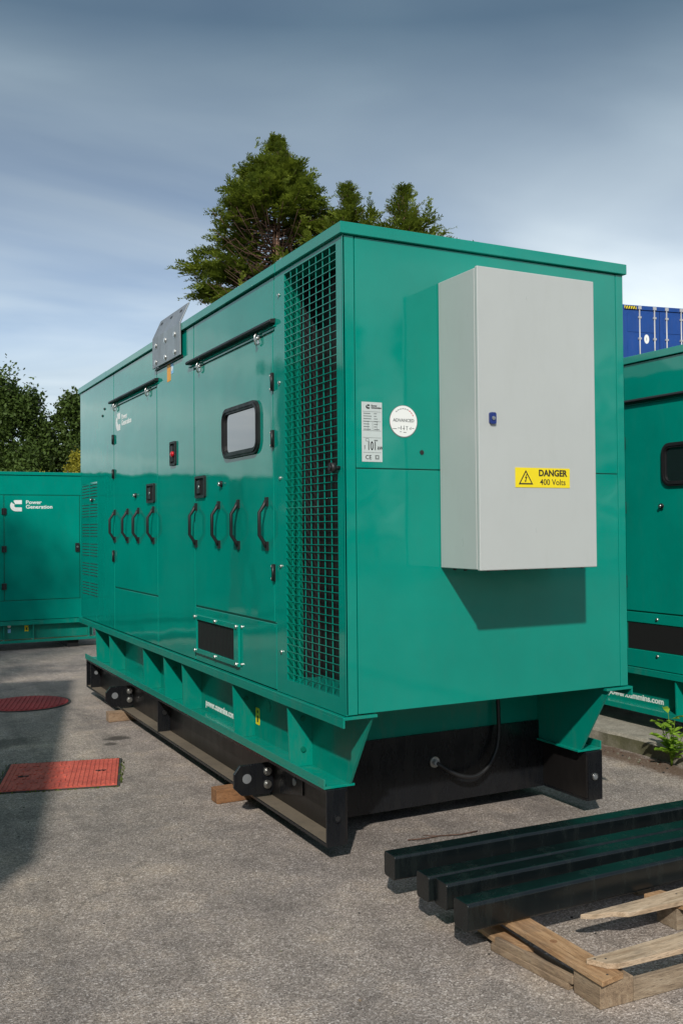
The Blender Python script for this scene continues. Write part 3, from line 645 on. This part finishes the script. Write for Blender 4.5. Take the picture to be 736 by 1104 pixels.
# ================================================================== SHIPPING CONTAINERS
cu_ = Vector((.986, -.167, 0)); cv_ = Vector((.167, .986, 0)); corner = Vector((15.50, 14.62, 0))
def container(k, label):
    o = corner + Vector((0, 0, 2.44*k)); root = thing('shipping_container', o, label, 'shipping container', 'stacked blue shipping containers')
    F = Frame(o, cu_, (0, 0, 1), -cv_); w, h, d = 2.44, 2.436, 6.06
    mb = MB(F)
    mb.box(.10, w-.10, .14, h-.09, -d+.08, -.06, CONB)
    n = 26
    for sx in (0, 1):                                        # corrugated sides
        for i in range(n):
            a = -.15-(d-.35)*i/n; b_ = a-(d-.35)/n*.5
            if sx == 0: mb.box(.035, .10, .14, h-.09, b_, a, CONB)
            else: mb.box(w-.10, w-.035, .14, h-.09, b_, a, CONB)
    mb.build('body', root)
    mb = MB(F)
    for a in (0, w-.14):
        for dd in (-.14, -d): mb.box(a, a+.14, .0, h, dd, dd+.14, CONB)
    for dd in (-.12, -d+.0): mb.box(.14, w-.14, h-.115, h-.004, dd, dd+.115, CONB); mb.box(.14, w-.14, .0, .14, dd, dd+.115, CONB)
    for a in (.01, w-.09): mb.box(a, a+.08, h-.09, h-.01, -d+.14, -.14, CONB); mb.box(a, a+.08, .0, .14, -d+.14, -.14, CONB)
    mb.box(.10, w-.10, h-.05, h-.03, -d+.14, -.14, CONB)
    mb.build('corner_frame', root, bevel=.008)
    for j, (a0, a1) in enumerate(((.145, 1.212), (1.228, 2.295))):
        mb = MB(F); mb.box(a0, a1, .15, h-.125, -.058, -.030, CONB)
        for q in range(3):
            z0_ = .30+q*.72; mb.box(a0+.10, a1-.10, z0_, z0_+.5, -.030, -.020, CONB)
        dr = mb.build('door', root, bevel=.006)
        for a in ((.60, 1.05) if j == 0 else (1.42, 1.87)):
            mb = MB(F); mb.tube([(a, .10, -.008), (a, h-.06, -.008)], .019, BARS, 8)
            for z in (.25, .9, 1.55, 2.1): mb.box(a-.045, a+.045, z, z+.05, -.03, .012, BARS)
            for z in (.06, h-.10): mb.box(a-.05, a+.05, z, z+.08, -.03, .014, BARS)
            mb.build('locking_bar', dr)
    mb = MB(F); mb.prism([(.81+.075*math.cos(t*.2618), 1.57+.12*math.sin(t*.2618)) for t in range(24)], -.0195, -.016, WH); mb.box(.80, .815, 1.53, 1.61, -.016, -.0155, INKG); mb.build('round_sticker', root)
    mb = MB(F); mb.box(1.208, 1.232, .15, h-.125, -.07, -.045, PL); mb.build('door_gasket', root)
    mb = MB(F); mb.box(.145, .50, h-.105, h-.03, .0, .003, YE)
    for i in range(5): a = .15+.07*i; mb.prism([(a, h-.105), (a+.035, h-.105), (a+.065, h-.03), (a+.03, h-.03)], .003, .005, INK)
    mb.build('hazard_stripe', root)
container(0, 'lowest blue shipping container of the stack, hidden behind the right green generator')
container(1, 'middle blue shipping container of the stack beyond the right green generator')
container(2, 'top blue shipping container with a hazard striped corner rising above the right green generator')

# ================================================================== STEEL POSTS
def post(x, ya, yb_, z0, label, dirn, ln=2.9):
    mb = MB(Frame((0, 0, 0), (1, 0, 0), (0, 1, 0), (0, 0, 1)))
    w = abs(yb_-ya); h = .106
    mb.prism(rrect(-w/2, w/2, 0, h, .015, 5), 0, ln, PT, conv=lambda a, b, n: (n, a, b), smooth=False)
    o = mb.build('steel_post', None, base=(0, 0, 0)); 
    for f in o.data.polygons:
        if len(f.vertices) == 4: f.use_smooth = True
    m = o.modifiers.new('bevel', 'BEVEL'); m.width = .003; m.segments = 2; m.limit_method = 'ANGLE'; m.angle_limit = R(60); m.harden_normals = False
    wn = o.modifiers.new('normals', 'WEIGHTED_NORMAL'); wn.keep_sharp = False
    o.location = (x, (ya+yb_)/2, z0); o.rotation_euler = (0, 0, dirn)
    return tag(o, label, 'steel post', 'black steel posts lying on the ground')
post(.030, -.385, -.286, .1095, 'farthest black steel post, lying nearest the green generator', -.034)
post(.030, -.655, -.557, .1095, 'second farthest black steel post, tight behind a longer reaching one', -.020)
post(.050, -.757, -.659, .1095, 'second nearest black steel post, touching the one behind it', -.020)
post(.006, -.965, -.868, .1095, 'nearest black steel post, resting on the orange brown pallet slat', .0)
mb = MB(); mb.box(1.95, 2.03, -1.05, -.25, .001, .109, WG); tag(mb.build('timber_bearer', None, bevel=.004, base=(2.0, -.6, 0)), 'timber bearer under the far ends of the black posts', 'timber bearer')
mb = MB(); mb.box(1.02, 1.10, -.78, -.26, .001, .109, WG); tag(mb.build('timber_bearer', None, bevel=.004, base=(1.06, -.5, 0)), 'short timber bearer hidden under the middle of the black posts', 'timber bearer')

# ================================================================== PALLET
pal = thing('wooden_pallet', (.6, -1.2, 0), 'broken weathered wooden pallet in front of the black posts', 'pallet')
def board(name, pts, z0, z1, m, jag=0, lab=None):
    """pts: plan outline"""
    mb = MB(); mb.prism(pts, z0, z1, m); o = mb.build(name, pal, bevel=.0025)
    if lab: tag(o, lab)
    return o
board('bottom_board', [(.142, -.915), (.158, -.900), (.190, -.895), (.225, -.80), (.262, -.80), (.272, -1.20), (.275, -1.30), (.192, -1.30), (.176, -1.22), (.160, -1.06), (.149, -.98)], .001, .026, WGY, lab='splintered weathered bottom board')
board('side_board', [(.150, -.930), (.166, -.930), (.184, -1.08), (.214, -1.318), (.196, -1.318), (.166, -1.08)], .0265, .056, WGY)
board('bottom_board', [(.165, -.760), (.255, -.760), (.238, -1.055), (.205, -1.00), (.156, -.945)], .0265, .045, WY, lab='orange brown stub of board under the nearest post')
board('corner_block', [(.196, -1.458), (.338, -1.464), (.342, -1.322), (.200, -1.320)], .001, .088, WGY)
board('corner_block', [(1.36, -1.48), (1.50, -1.48), (1.50, -1.36), (1.36, -1.36)], .001, .088, WG)
board('corner_block', [(.90, -1.12), (1.02, -1.12), (1.02, -1.01), (.90, -1.01)], .001, .088, WG)
board('corner_block', [(.20, -.80), (.30, -.80), (.30, -.70), (.20, -.70)], .0455, .088, WG)
board('stringer', [(.339, -1.464), (1.359, -1.500), (1.359, -1.478), (.341, -1.442)], .001, .074, WG, lab='weathered long front stringer')
board('top_slat', [(.200, -.70), (.306, -.70), (.293, -1.466), (.187, -1.480)], .0885, .108, WY, lab='orange brown slat with a knot')
board('top_slat', [(.224, -1.358), (.69, -1.352), (1.50, -1.345), (1.50, -1.448), (.573, -1.456), (.300, -1.440), (.262, -1.420)], .1085, .128, WX, lab='pale slat lying along the front')
board('top_slat', [(.461, -1.055), (.80, -1.050), (1.45, -1.010), (1.46, -1.120), (.909, -1.144), (.70, -1.136), (.635, -1.131), (.586, -1.098), (.50, -1.082)], .1085, .127, WX, lab='pale broken slat with a splintered tip')
board('top_slat', [(.862, -.979), (.955, -.979), (1.10, -1.47), (1.005, -1.47), (.93, -1.22)], .0885, .108, WY)
for x, y, z in ((.248, -1.375, .128), (.283, -1.39, .128), (.235, -1.45, .108), (1.02, -1.40, .128), (.94, -1.08, .127)): mb = MB(); mb.disc(x, y, z, z+.001, .004, RIM, 8); mb.build('nail', pal)
mb = MB(); mb.disc(.245, -1.16, .108, .1084, .014, WB, 14); mb.build('knot', pal)

# ================================================================== MANHOLE COVERS
ang = R(-15)
cF = Frame((-.805, 2.556, 0), (math.cos(ang), math.sin(ang), 0), (-math.sin(ang), math.cos(ang), 0), (0, 0, 1))
mc = thing('manhole_cover', (-.805, 2.556, 0), 'rectangular faded red ribbed cover in the asphalt', 'manhole cover')
mb = MB(cF); mb.ring([(-.380, -.372), (.380, -.372), (.380, .372), (-.380, .372)], [(-.366, -.358), (.366, -.358), (.366, .358), (-.366, .358)], .001, .007, RIM); mb.build('rim', mc)
mb = MB(cF); mb.box(-.362, .362, -.354, .354, .001, .010, CR)
for i in range(25):
    a = -.352+.0285*i
    if i > 13 or i < 2: mb.box(a, a+.014, -.34, .34, .010, .0145, CR)
    else:
        for b0, b1 in ((-.34, -.235), (-.20, -.13), (-.09, -.02), (.02, .09), (.13, .2), (.235, .34)):
            if (i*7+int(b0*100)) % 3: mb.box(a, a+.016, b0, b1, .010, .0145, CR)
for a, b in ((-.24, -.02), (.25, .02)): mb.box(a-.035, a+.035, b-.012, b+.012, .0145, .0155, DK)
mb.build('lid', mc)
mc2 = thing('manhole_cover', (-.60, 5.38, 0), 'round dark red ribbed cover near the left edge', 'manhole cover')
cF2 = Frame((-.60, 5.38, 0), (math.cos(ang), math.sin(ang), 0), (-math.sin(ang), math.cos(ang), 0), (0, 0, 1))
circ = lambda r: [(r*math.cos(6.2832*i/40), r*math.sin(6.2832*i/40)) for i in range(40)]
mb = MB(cF2); mb.ring(circ(.405), circ(.385), .001, .007, RIM); mb.build('rim', mc2)
mb = MB(cF2); mb.disc(0, 0, .001, .010, .38, CR2, 40)
for i in range(-8, 9):
    a = i*.042; h = math.sqrt(max(0, .36**2-a*a)); 
    if h > .05: mb.box(a-.009, a+.009, -h, h, .010, .016, CR2)
mb.build('lid', mc2)
def blades(name, centre_fn, n, h, m, label, cat, wid=.006):
    mb = MB()
    for _ in range(n):
        x, y = centre_fn(); t = random.random()*6.283; hh = h*(.4+.8*random.random()); l = .5*hh
        p = Vector((x, y, 0)); d = Vector((math.cos(t), math.sin(t), 0)); s_ = Vector((-d.y, d.x, 0))*wid
        mb.face([p-s_, p+s_, p+d*l*.5+Vector((0, 0, hh*.8))+s_*.6, p+d*l+Vector((0, 0, hh))], m, raw=True)
    return tag(mb.build(name), label, cat, kind='stuff')
def edge_c():
    a, b = random.gauss(.385, .008), random.uniform(-.30, .30); p = cF(a, b); return p.x, p.y
blades('grass_tufts', edge_c, 60, .018, LM, 'thin grass growing along the right edge of the red rectangular cover', 'grass')
def edge_m():
    s_ = random.choice((0, 1, 2)); u = random.uniform(-.37, .37)
    p = cF(*((u, -.374+random.gauss(0, .006)) if s_ == 0 else (-.382+random.gauss(0, .01), u) if s_ == 1 else (u, .374+random.gauss(0, .008)))); return p.x, p.y
blades('moss', edge_m, 260, .010, LM, 'dark moss in the joint round the red rectangular cover', 'moss', .007)

# ================================================================== GROUND, KERB
mb = MB(); n = 10
mb.face([(-250, -250, 0), (250, -250, 0), (250, 250, 0), (-250, 250, 0)], ASP)
tag(mb.build('ground'), kind='structure')
mb = MB(); ys = [-8+i*.11 for i in range(250)]
for a, b in zip(ys, ys[1:]):
    j = lambda y: 2.925+.010*math.sin(y*3.1)+.006*math.sin(y*11.3)+.004*math.sin(y*29)
    c_ = lambda y: .108+.002*math.sin(y*7)
    mb.face([(j(a)-.004, a, -.02), (j(b)-.004, b, -.02), (j(b), b, c_(b)-.018), (j(a), a, c_(a)-.018)], CON)
    mb.face([(j(a), a, c_(a)-.018), (j(b), b, c_(b)-.018), (j(b)+.018, b, c_(b)), (j(a)+.018, a, c_(a))], CON)
    mb.face([(j(a)+.018, a, c_(a)), (j(b)+.018, b, c_(b)), (9, b, .11), (9, a, .11)], CON)
bmesh.ops.remove_doubles(mb.bm, verts=mb.bm.verts, dist=.0001)
tag(mb.build('kerb'), kind='structure')
# small loose stones and leaf bits
mb = MB()
for i in range(420):
    if i < 170: x, y = random.gauss(2.80, .07), random.uniform(-.5, 3.2)
    else: x, y = random.uniform(-1.6, 2.7), random.uniform(-2.4, 6)
    if (-.1 < x < 1.8 and .2 < y < 5.7) or (-1.3 < x < -.25 and 2.0 < y < 3.3): continue
    r = random.uniform(.002, .006) * (1.6 if i < 170 else 1)
    t = random.random()*6; pts = [(x+r*math.cos(t+k*1.257)*random.uniform(.7, 1.2), y+r*math.sin(t+k*1.257)*random.uniform(.7, 1.2)) for k in range(5)]
    mb.prism(pts, 0, r*.8, random.choice((CON, RIM, DT)) if i < 170 else random.choice((CON, CON, RIM, WG)))
tag(mb.build('loose_grit'), 'loose stones and leaf bits scattered on the asphalt', 'grit', kind='stuff')
mb = MB(); mb.tube([(.52, .33, .006), (.60, .30, .010), (.70, .31, .006), (.80, .27, .009), (.92, .28, .006)], .003, DT, 6); mb.tube([(.68, .31, .008), (.63, .36, .006)], .002, DT, 5)
tag(mb.build('twig', None, base=(.7, .3, 0)), 'thin brown twig on the asphalt between posts and generator', 'twig')

# ================================================================== WEED BY THE KERB
def weed(cx, cy, seed, label, n=9, H=.36):
    random.seed(seed); root = thing('weed', (cx, cy, 0), label, 'plant', 'weeds along the kerb')
    st, lf = MB(), MB()
    for k in range(n):
        t = random.random()*6.283; lean = random.uniform(.05, .42)*H; h = H*random.uniform(.45, 1.0)
        P = [Vector((cx+math.cos(t)*lean*u**1.5, cy+math.sin(t)*lean*u**1.5, h*u)) for u in (0, .25, .5, .75, 1)]
        st.tube([tuple(p) for p in P], .004, LW, 5, r1=.0015)
        for q in range(6):
            u = .30+.14*q; b_ = P[0].lerp(P[-1], u); b_.z = h*u; tt = t+q*2.4+random.random(); ll = random.uniform(.085, .15)*(1.1-.3*u)
            d = Vector((math.cos(tt)*.75, math.sin(tt)*.75, .55)).normalized(); s_ = d.cross(Vector((0, 0, 1))).normalized()*ll*.20; up_ = Vector((0, 0, -.12*ll))
            lf.face([b_, b_+d*ll*.35+s_, b_+d*ll*.75+s_*.8+up_, b_+d*ll+up_*3, b_+d*ll*.75-s_*.8+up_, b_+d*ll*.35-s_], LW, raw=True)
    st.build('stem', root); lf.build('leaves', root)
weed(2.86, .80, 3, 'bright green leafy weed growing at the foot of the kerb')
weed(2.90, .45, 5, 'lower weed further right along the kerb', 7, .2)

# ================================================================== TREES
def raw_mesh(name, verts, faces, mats, midx, parent, base, smooth=False):
    me = bpy.data.meshes.new(name); me.from_pydata(verts, [], faces)
    for m in mats: me.materials.append(m)
    if midx: me.polygons.foreach_set('material_index', midx)
    o = bpy.data.objects.new(name, me); COL.objects.link(o); o.parent = parent
    return o
def conifer(x, y, H, prof, label, seed, nb=230, bare=(0, 0), group='conifers behind the generator', stems=1, leafk=1.0):
    rnd = random.Random(seed)
    root = thing('conifer_tree', (x, y, 0), label, 'tree', group)
    tk = MB()
    offs = [(0, 0)] + [(rnd.uniform(-.34, .40), rnd.uniform(-.3, .1)) for _ in range(stems-1)]
    for ox, oy in offs:
        pts = [(ox+.05*math.sin(i*1.3), oy+.05*math.cos(i*1.7), H*.97*(1 if ox == 0 else .85)*i/10) for i in range(11)]
        tk.tube(pts, .16 if ox == 0 else .085, BR, 8, raw=True, r1=.02)
    V, Fc, TW = [], [], MB()
    def frond(p, d, ln):
        """a spray: main axis with side sprays made of narrow leaf faces"""
        side = d.cross(Vector((rnd.gauss(0, .35), rnd.gauss(0, .35), 1))).normalized(); k = max(5, int(ln/.038))
        for i in range(k):
            u = i/k; b = p+d*ln*u+Vector((0, 0, -.22*ln*u*u)); 
            for s in (-1, 1):
                if rnd.random() < .12: continue
                l = ln*.34*(1-u*.75)*rnd.uniform(.6, 1.2)+.03
                q = (d*.75+side*s*.8+Vector((rnd.gauss(0, .22), rnd.gauss(0, .22), rnd.gauss(.05, .22)))).normalized(); w = q.cross(d).cross(q).normalized()*l*.19
                i0 = len(V); V.extend((b, b+q*l*.45+w, b+q*l, b+q*l*.5-w)); Fc.append((i0, i0+1, i0+2, i0+3))
    for k in range(nb):
        u = ((k+rnd.random())/nb)**.6; z = H*(.14+.86*u)
        if z > H*.985: z = H*.985
        az = rnd.random()*6.283; rad = prof(H-z)*rnd.choice((rnd.uniform(.6, .9), rnd.uniform(.85, 1.15)))
        ox, oy = offs[rnd.randrange(len(offs))] if z < H*.75 else (0, 0)
        st = Vector((ox, oy, z-.35*rad*.6)); rise = rnd.uniform(.15, .5)+.55*max(0, z/H-.6)
        d = Vector((math.cos(az), math.sin(az), rise)).normalized(); end = st+d*rad
        pts = [st+d*rad*t+Vector((0, 0, -.12*rad*math.sin(t*3.14))) for t in (0, .25, .5, .75, 1)]
        facing = math.cos(az-math.radians(243)); inner = bare[0] < z < bare[1]
        # bare zone seen from the yard: lower inner wood carries only dead twigs
        if not (inner and math.cos(az-math.radians(243)) > .3 and rnd.random() < .65): TW.tube([tuple(p) for p in pts], .020 if rad > 1 else .010, DT, 5, raw=True, r1=.004)
        nf = int((9+rad*15)*leafk)
        if inner and facing > .12: 
            for q in range(2):
                t = rnd.random(); b = st+d*rad*t; dd = Vector((rnd.gauss(0, 1), rnd.gauss(0, 1), rnd.gauss(-.2, .5))).normalized()*rnd.uniform(.2, .5)
                TW.tube([tuple(b), tuple(b+dd*.5), tuple(b+dd+Vector((0, 0, -.05)))], .008, DT, 3, raw=True, r1=.002)
            if rnd.random() < .96: continue
        if z > H-1.0: nf = 7; rad *= .8
        for q in range(nf):
            t = (.30 if z > H*.7 else .50)+(.72 if z > H*.7 else .52)*rnd.random()**.8
            b = st+d*rad*min(t, 1.02)+Vector((rnd.gauss(0, .07), rnd.gauss(0, .07), rnd.gauss(0, .035)))*(.4+rad*.6)
            ra = az+rnd.gauss(0, .75); dd = Vector((math.cos(ra), math.sin(ra), rise*.6+rnd.gauss(.05+.3*(z/H > .85), .22))).normalized()
            frond(b, dd, rnd.uniform(.24, .55)*(.45 if z > H-1.0 else .75 if z > H*.8 else 1))
        if rnd.random() < .34 and rad > .7:      # upright shoots at the branch ends
            tip = st+d*rad*rnd.uniform(.7, 1.0); hh = rnd.uniform(.3, .75)
            for q in range(14):
                w = rnd.random(); frond(tip+Vector((rnd.gauss(0, .03), rnd.gauss(0, .03), hh*w)), Vector((rnd.gauss(0, .5), rnd.gauss(0, .5), .9)).normalized(), .30*(1.1-w))
    for q in range(26):
        w = rnd.random()**.7; frond(Vector((rnd.gauss(0, .03), rnd.gauss(0, .03), H-.9*w)), Vector((rnd.gauss(0, .6), rnd.gauss(0, .6), .8)).normalized(), .10+.24*w)
    for q in range(6):   # leader
        frond(Vector((rnd.gauss(0, .05), rnd.gauss(0, .05), H*(.90+.085*rnd.random()))), Vector((rnd.gauss(0, .45), rnd.gauss(0, .45), 1)).normalized(), rnd.uniform(.2, .4))
    t_ = tk.build('trunk', root, base=(0, 0, 0)); t_.location = (0, 0, 0)
    w_ = TW.build('branches', root, base=(0, 0, 0)); w_.location = (0, 0, 0)
    raw_mesh('foliage', [tuple(v) for v in V], Fc, [LC], None, root, None)
    return root
pm = lambda d: min(1.9, .05+.66*max(0, d)**.98)
big = conifer(6.66, 16.32, 10.7, pm, 'tall conifer with bare red-brown inner trunks behind the generator roof', 11, 640, (3.0, 8.6), stems=4)
ps = lambda d: min(1.9, .06+.62*max(0, d)**.95)
conifer(7.93, 15.15, 9.45, ps, 'smaller conifer just right of the tall one, with a thin crooked tip', 23, 230)
conifer(8.78, 14.12, 9.15, lambda d: min(1.9, .05+.80*max(0, d)**.95), 'rightmost conifer, low pointed crown above the generator corner', 31, 270)

def broadleaf(x, y, H, rad, label, seed, m=LD, n_leaf=9000, leaf=.13, group='trees behind the left generator', low=.22, name='broadleaf_tree', spiky=.35):
    rnd = random.Random(seed); root = thing(name, (x, y, 0), label, 'tree' if H > 4.5 else 'bush', group)
    tk = MB(); tk.tube([(0, 0, 0), (.05, .03, H*.3), (-.05, .05, H*.6), (.03, 0, H*.92)], .035*H*.6, BG, 7, raw=True, r1=.02)
    tips = []
    for k in range(34):
        u = (k+rnd.random())/34; z = H*(low*.8+(.97-low*.8)*u); az = k*2.4+rnd.random()
        r = rad*(math.sin(min(1, (1-u)*1.25+.10)*1.5708))*rnd.uniform(.65, 1.1)
        st = Vector((0, 0, max(.1*H, z-r*.7))); en = Vector((math.cos(az)*r, math.sin(az)*r, z))
        mid = st.lerp(en, .5)+Vector((rnd.gauss(0, .1), rnd.gauss(0, .1), .08*r)); tk.tube([tuple(st), tuple(mid), tuple(en)], .035, BG, 5, raw=True, r1=.008)
        for q in range(5):
            t = rnd.uniform(.45, 1.05); b = st.lerp(en, t); c = b+Vector((rnd.gauss(0, .28), rnd.gauss(0, .28), rnd.gauss(.12, .25)))*rad*.42
            tk.tube([tuple(b), tuple(c)], .012, BG, 3, raw=True, r1=.004); tips.append((c, rnd.uniform(.16, .34)*rad*(.7+.5*(1-u))))
    V, Fc = [], []
    for k in range(n_leaf):
        c, s_ = tips[rnd.randrange(len(tips))]
        p = c+Vector((rnd.gauss(0, .5), rnd.gauss(0, .5), rnd.gauss(.1, .5+spiky*.4)))*s_
        a = Vector((rnd.gauss(0, 1), rnd.gauss(0, 1), rnd.gauss(0, 1))).normalized(); b = a.cross(Vector((rnd.gauss(0, 1), rnd.gauss(0, 1), 1))).normalized()
        l = leaf*rnd.uniform(.6, 1.3); i0 = len(V); V.extend((p, p+a*l*.5+b*l*.3, p+a*l, p+a*l*.5-b*l*.3)); Fc.append((i0, i0+1, i0+2, i0+3))
    tk.build('trunk', root, base=(0, 0, 0)).location = (0, 0, 0)
    raw_mesh('crown', [tuple(v) for v in V], Fc, [m], None, root, None)
    return root
t1 = broadleaf(3.15, 32.7, 7.05, 1.85, 'tall dark broadleaf tree at the left edge of the picture', 41, n_leaf=30000, leaf=.15)
broadleaf(5.35, 32.8, 6.75, 1.35, 'dark loose tree beside the far corner of the large generator', 43, n_leaf=17000, leaf=.15)
broadleaf(4.50, 34.4, 5.6, 1.5, 'lower dark tree filling the gap between two taller ones', 47, n_leaf=20000, leaf=.15)
broadleaf(1.75, 34.6, 6.6, 1.9, 'dark tree half cut off by the left edge', 53, n_leaf=14000, leaf=.15)
broadleaf(4.15, 26.3, 4.05, .62, 'yellow-green bush just above the left generator roof', 59, m=LY, n_leaf=6500, leaf=.085, name='bush', low=.5)
broadleaf(3.1, 26.0, 3.35, .6, 'small orange tinged bush peeping over the left generator roof', 61, m=LY, n_leaf=1500, leaf=.08, name='bush', low=.5)

t5 = broadleaf(-5.75, 1.2, 9.6, 1.5, 'tall leafy tree left of the camera, throwing its shadow on the left generator', 67, n_leaf=5200, group=None, low=.6)
# far wood round the yard (seen mirrored in the paint)
def wood_belt():
    rnd = random.Random(5); V, Fc = [], []
    cl = []
    for i in range(60): cl.append((-44+rnd.gauss(0, 1.5), -30+i*2.0, rnd.uniform(5.0, 8.0)))
    for i in range(46): cl.append((-46+i*2.2, -34+rnd.gauss(0, 1.5), rnd.uniform(8.0, 12.0)))
    for i in range(24): cl.append((-44+i*1.95, 46+rnd.gauss(0, 1.2), rnd.uniform(2.6, 4.4)))
    for x, y, h in cl:
        for k in range(230):
            u = rnd.random(); r = 1.9*math.sin(max(.15, 1-u)*1.5708)
            p = Vector((x+rnd.gauss(0, .55)*r, y+rnd.gauss(0, .55)*r, h*(.05+.95*u)))
            a = Vector((rnd.gauss(0, 1), rnd.gauss(0, 1), rnd.gauss(0, 1))).normalized(); b = a.cross(Vector((0, 0, 1))).normalized(); l = rnd.uniform(.5, 1.1)
            i0 = len(V); V.extend((p, p+a*l*.5+b*l*.4, p+a*l, p+a*l*.5-b*l*.4)); Fc.append((i0, i0+1, i0+2, i0+3))
    o = raw_mesh('wood', [tuple(v) for v in V], Fc, [LD], None, None, None); tag(o, 'dark wood around the yard, mirrored in the generator paint', 'wood', kind='stuff')
wood_belt()
shed = thing('unseen_shed', (-10, 18, 0), 'unseen dark green shed added left of the yard to darken the reflection in the near door', 'shed')  # added out of view, kept shallow, so the near door mirrors something dark
mb = MB(); mb.box(-15.9, -6.75, 15.75, 17.0, 0, 5.3, GS); mb.build('wall', shed, bevel=.02)
mb = MB(); mb.prism([(-16.1, 5.3), (-6.55, 5.3), (-6.55, 5.5), (-10.9, 6.3), (-16.1, 5.5)], 15.6, 17.15, GZ, conv=lambda a, b, n: (a, n, b)); mb.build('roof', shed)
mb = MB(); mb.box(-12.5, -9.0, 15.70, 15.749, .02, 3.8, GZ); mb.build('roller_door', shed)

# ================================================================== CAMERA, LIGHT, SKY
yaw, pitch, roll = .470689, .0162177, -.0090405
f = Vector((math.sin(yaw)*math.cos(pitch), math.cos(yaw)*math.cos(pitch), math.sin(pitch)))
r = Vector((math.cos(yaw), -math.sin(yaw), 0)); u = r.cross(f)
r2 = r*math.cos(roll)+u*math.sin(roll); u2 = -r*math.sin(roll)+u*math.cos(roll)
M = Matrix((r2, u2, -f)).transposed().to_4x4(); M.translation = Vector((-2.0203, -3.9407, 1.6236))
cam = bpy.data.cameras.new('camera'); cam.sensor_fit = 'HORIZONTAL'; cam.sensor_width = 36; cam.lens = 36*1029.9/736; cam.clip_end = 2000; cam.clip_start = .05
co = bpy.data.objects.new('camera', cam); COL.objects.link(co); co.matrix_world = M; scene.camera = co
sd = Vector((.225, .34, -.32)).normalized()
sun = bpy.data.lights.new('sun', 'SUN'); sun.energy = 3.2; sun.angle = R(1.5); sun.color = (1, .95, .87)
so = bpy.data.objects.new('sun', sun); COL.objects.link(so); so.rotation_mode = 'QUATERNION'; so.rotation_quaternion = sd.to_track_quat('-Z', 'Y'); so.location = (-6, -9, 9)
wd = bpy.data.worlds.new('World'); scene.world = wd; wd.use_nodes = True; nt = wd.node_tree; nt.nodes.clear()
out = N(nt, 'ShaderNodeOutputWorld'); bg = N(nt, 'ShaderNodeBackground'); nt.links.new(bg.outputs[0], out.inputs[0]); bg.inputs['Strength'].default_value = .12
sky = N(nt, 'ShaderNodeTexSky', sky_type='NISHITA', sun_disc=False, sun_elevation=math.asin(.32/math.sqrt(.225**2+.34**2+.32**2)), sun_rotation=math.atan2(-.225, -.34), air_density=1.0, dust_density=.6, ozone_density=1.0)
tc = N(nt, 'ShaderNodeTexCoord'); sp = N(nt, 'ShaderNodeSeparateXYZ'); nt.links.new(tc.outputs['Generated'], sp.inputs[0])
ad = N(nt, 'ShaderNodeMath', operation='ADD'); ad.inputs[1].default_value = .12; nt.links.new(sp.outputs['Z'], ad.inputs[0])
mxx = N(nt, 'ShaderNodeMath', operation='MAXIMUM'); mxx.inputs[1].default_value = .05; nt.links.new(ad.outputs[0], mxx.inputs[0])
dv = N(nt, 'ShaderNodeVectorMath', operation='DIVIDE'); cb = N(nt, 'ShaderNodeCombineXYZ')
for i in range(3): nt.links.new(mxx.outputs[0], cb.inputs[i])
nt.links.new(tc.outputs['Generated'], dv.inputs[0]); nt.links.new(cb.outputs[0], dv.inputs[1])
mp = N(nt, 'ShaderNodeMapping'); mp.inputs['Rotation'].default_value = (0, 0, R(35)); mp.inputs['Scale'].default_value = (.5, 1.15, 0); nt.links.new(dv.outputs[0], mp.inputs[0])
n1 = N(nt, 'ShaderNodeTexNoise', Scale=.75, Detail=7, Roughness=.46, Distortion=.9); nt.links.new(mp.outputs[0], n1.inputs['Vector'])
mp2 = N(nt, 'ShaderNodeMapping'); mp2.inputs['Rotation'].default_value = (0, 0, R(15)); mp2.inputs['Scale'].default_value = (.35, .6, 0); mp2.inputs['Location'].default_value = (3.1, 1.7, 0); nt.links.new(dv.outputs[0], mp2.inputs[0])
n2 = N(nt, 'ShaderNodeTexNoise', Scale=.8, Detail=5, Roughness=.5); nt.links.new(mp2.outputs[0], n2.inputs['Vector'])
cover = ramp(nt, n1.outputs[0], [(.28, .55), (.5, .82), (.66, 1.0)])
shade = ramp(nt, n2.outputs[0], [(.3, (2.7, 3.15, 3.65)), (.48, (3.9, 4.4, 4.85)), (.66, (5.7, 6.0, 6.2))])
c = mixc(nt, cover, sky.outputs[0], shade)
c = mixc(nt, 1, c, ramp(nt, n1.outputs[0], [(.34, (.72, .76, .82)), (.5, (1.0, 1.0, .99)), (.63, (1.34, 1.31, 1.25))]), 'MULTIPLY')
c = mixc(nt, 1, c, ramp(nt, sp.outputs['Z'], [(0, (1.26, 1.25, 1.24)), (.13, (1.24, 1.25, 1.25)), (.25, (1.16, 1.18, 1.19)), (.36, (.66, .73, .79)), (.47, (.26, .36, .44)), (.7, (.6, .65, .7)), (1, (.9, .9, .95))]), 'MULTIPLY')
nt.links.new(c, bg.inputs['Color'])
vs = scene.view_settings; scene.display_settings.display_device = 'sRGB'; vs.view_transform = 'Standard'; vs.look = 'None'; vs.exposure = .22; vs.gamma = 1
scene.cycles.max_bounces = 8; scene.cycles.use_denoising = True
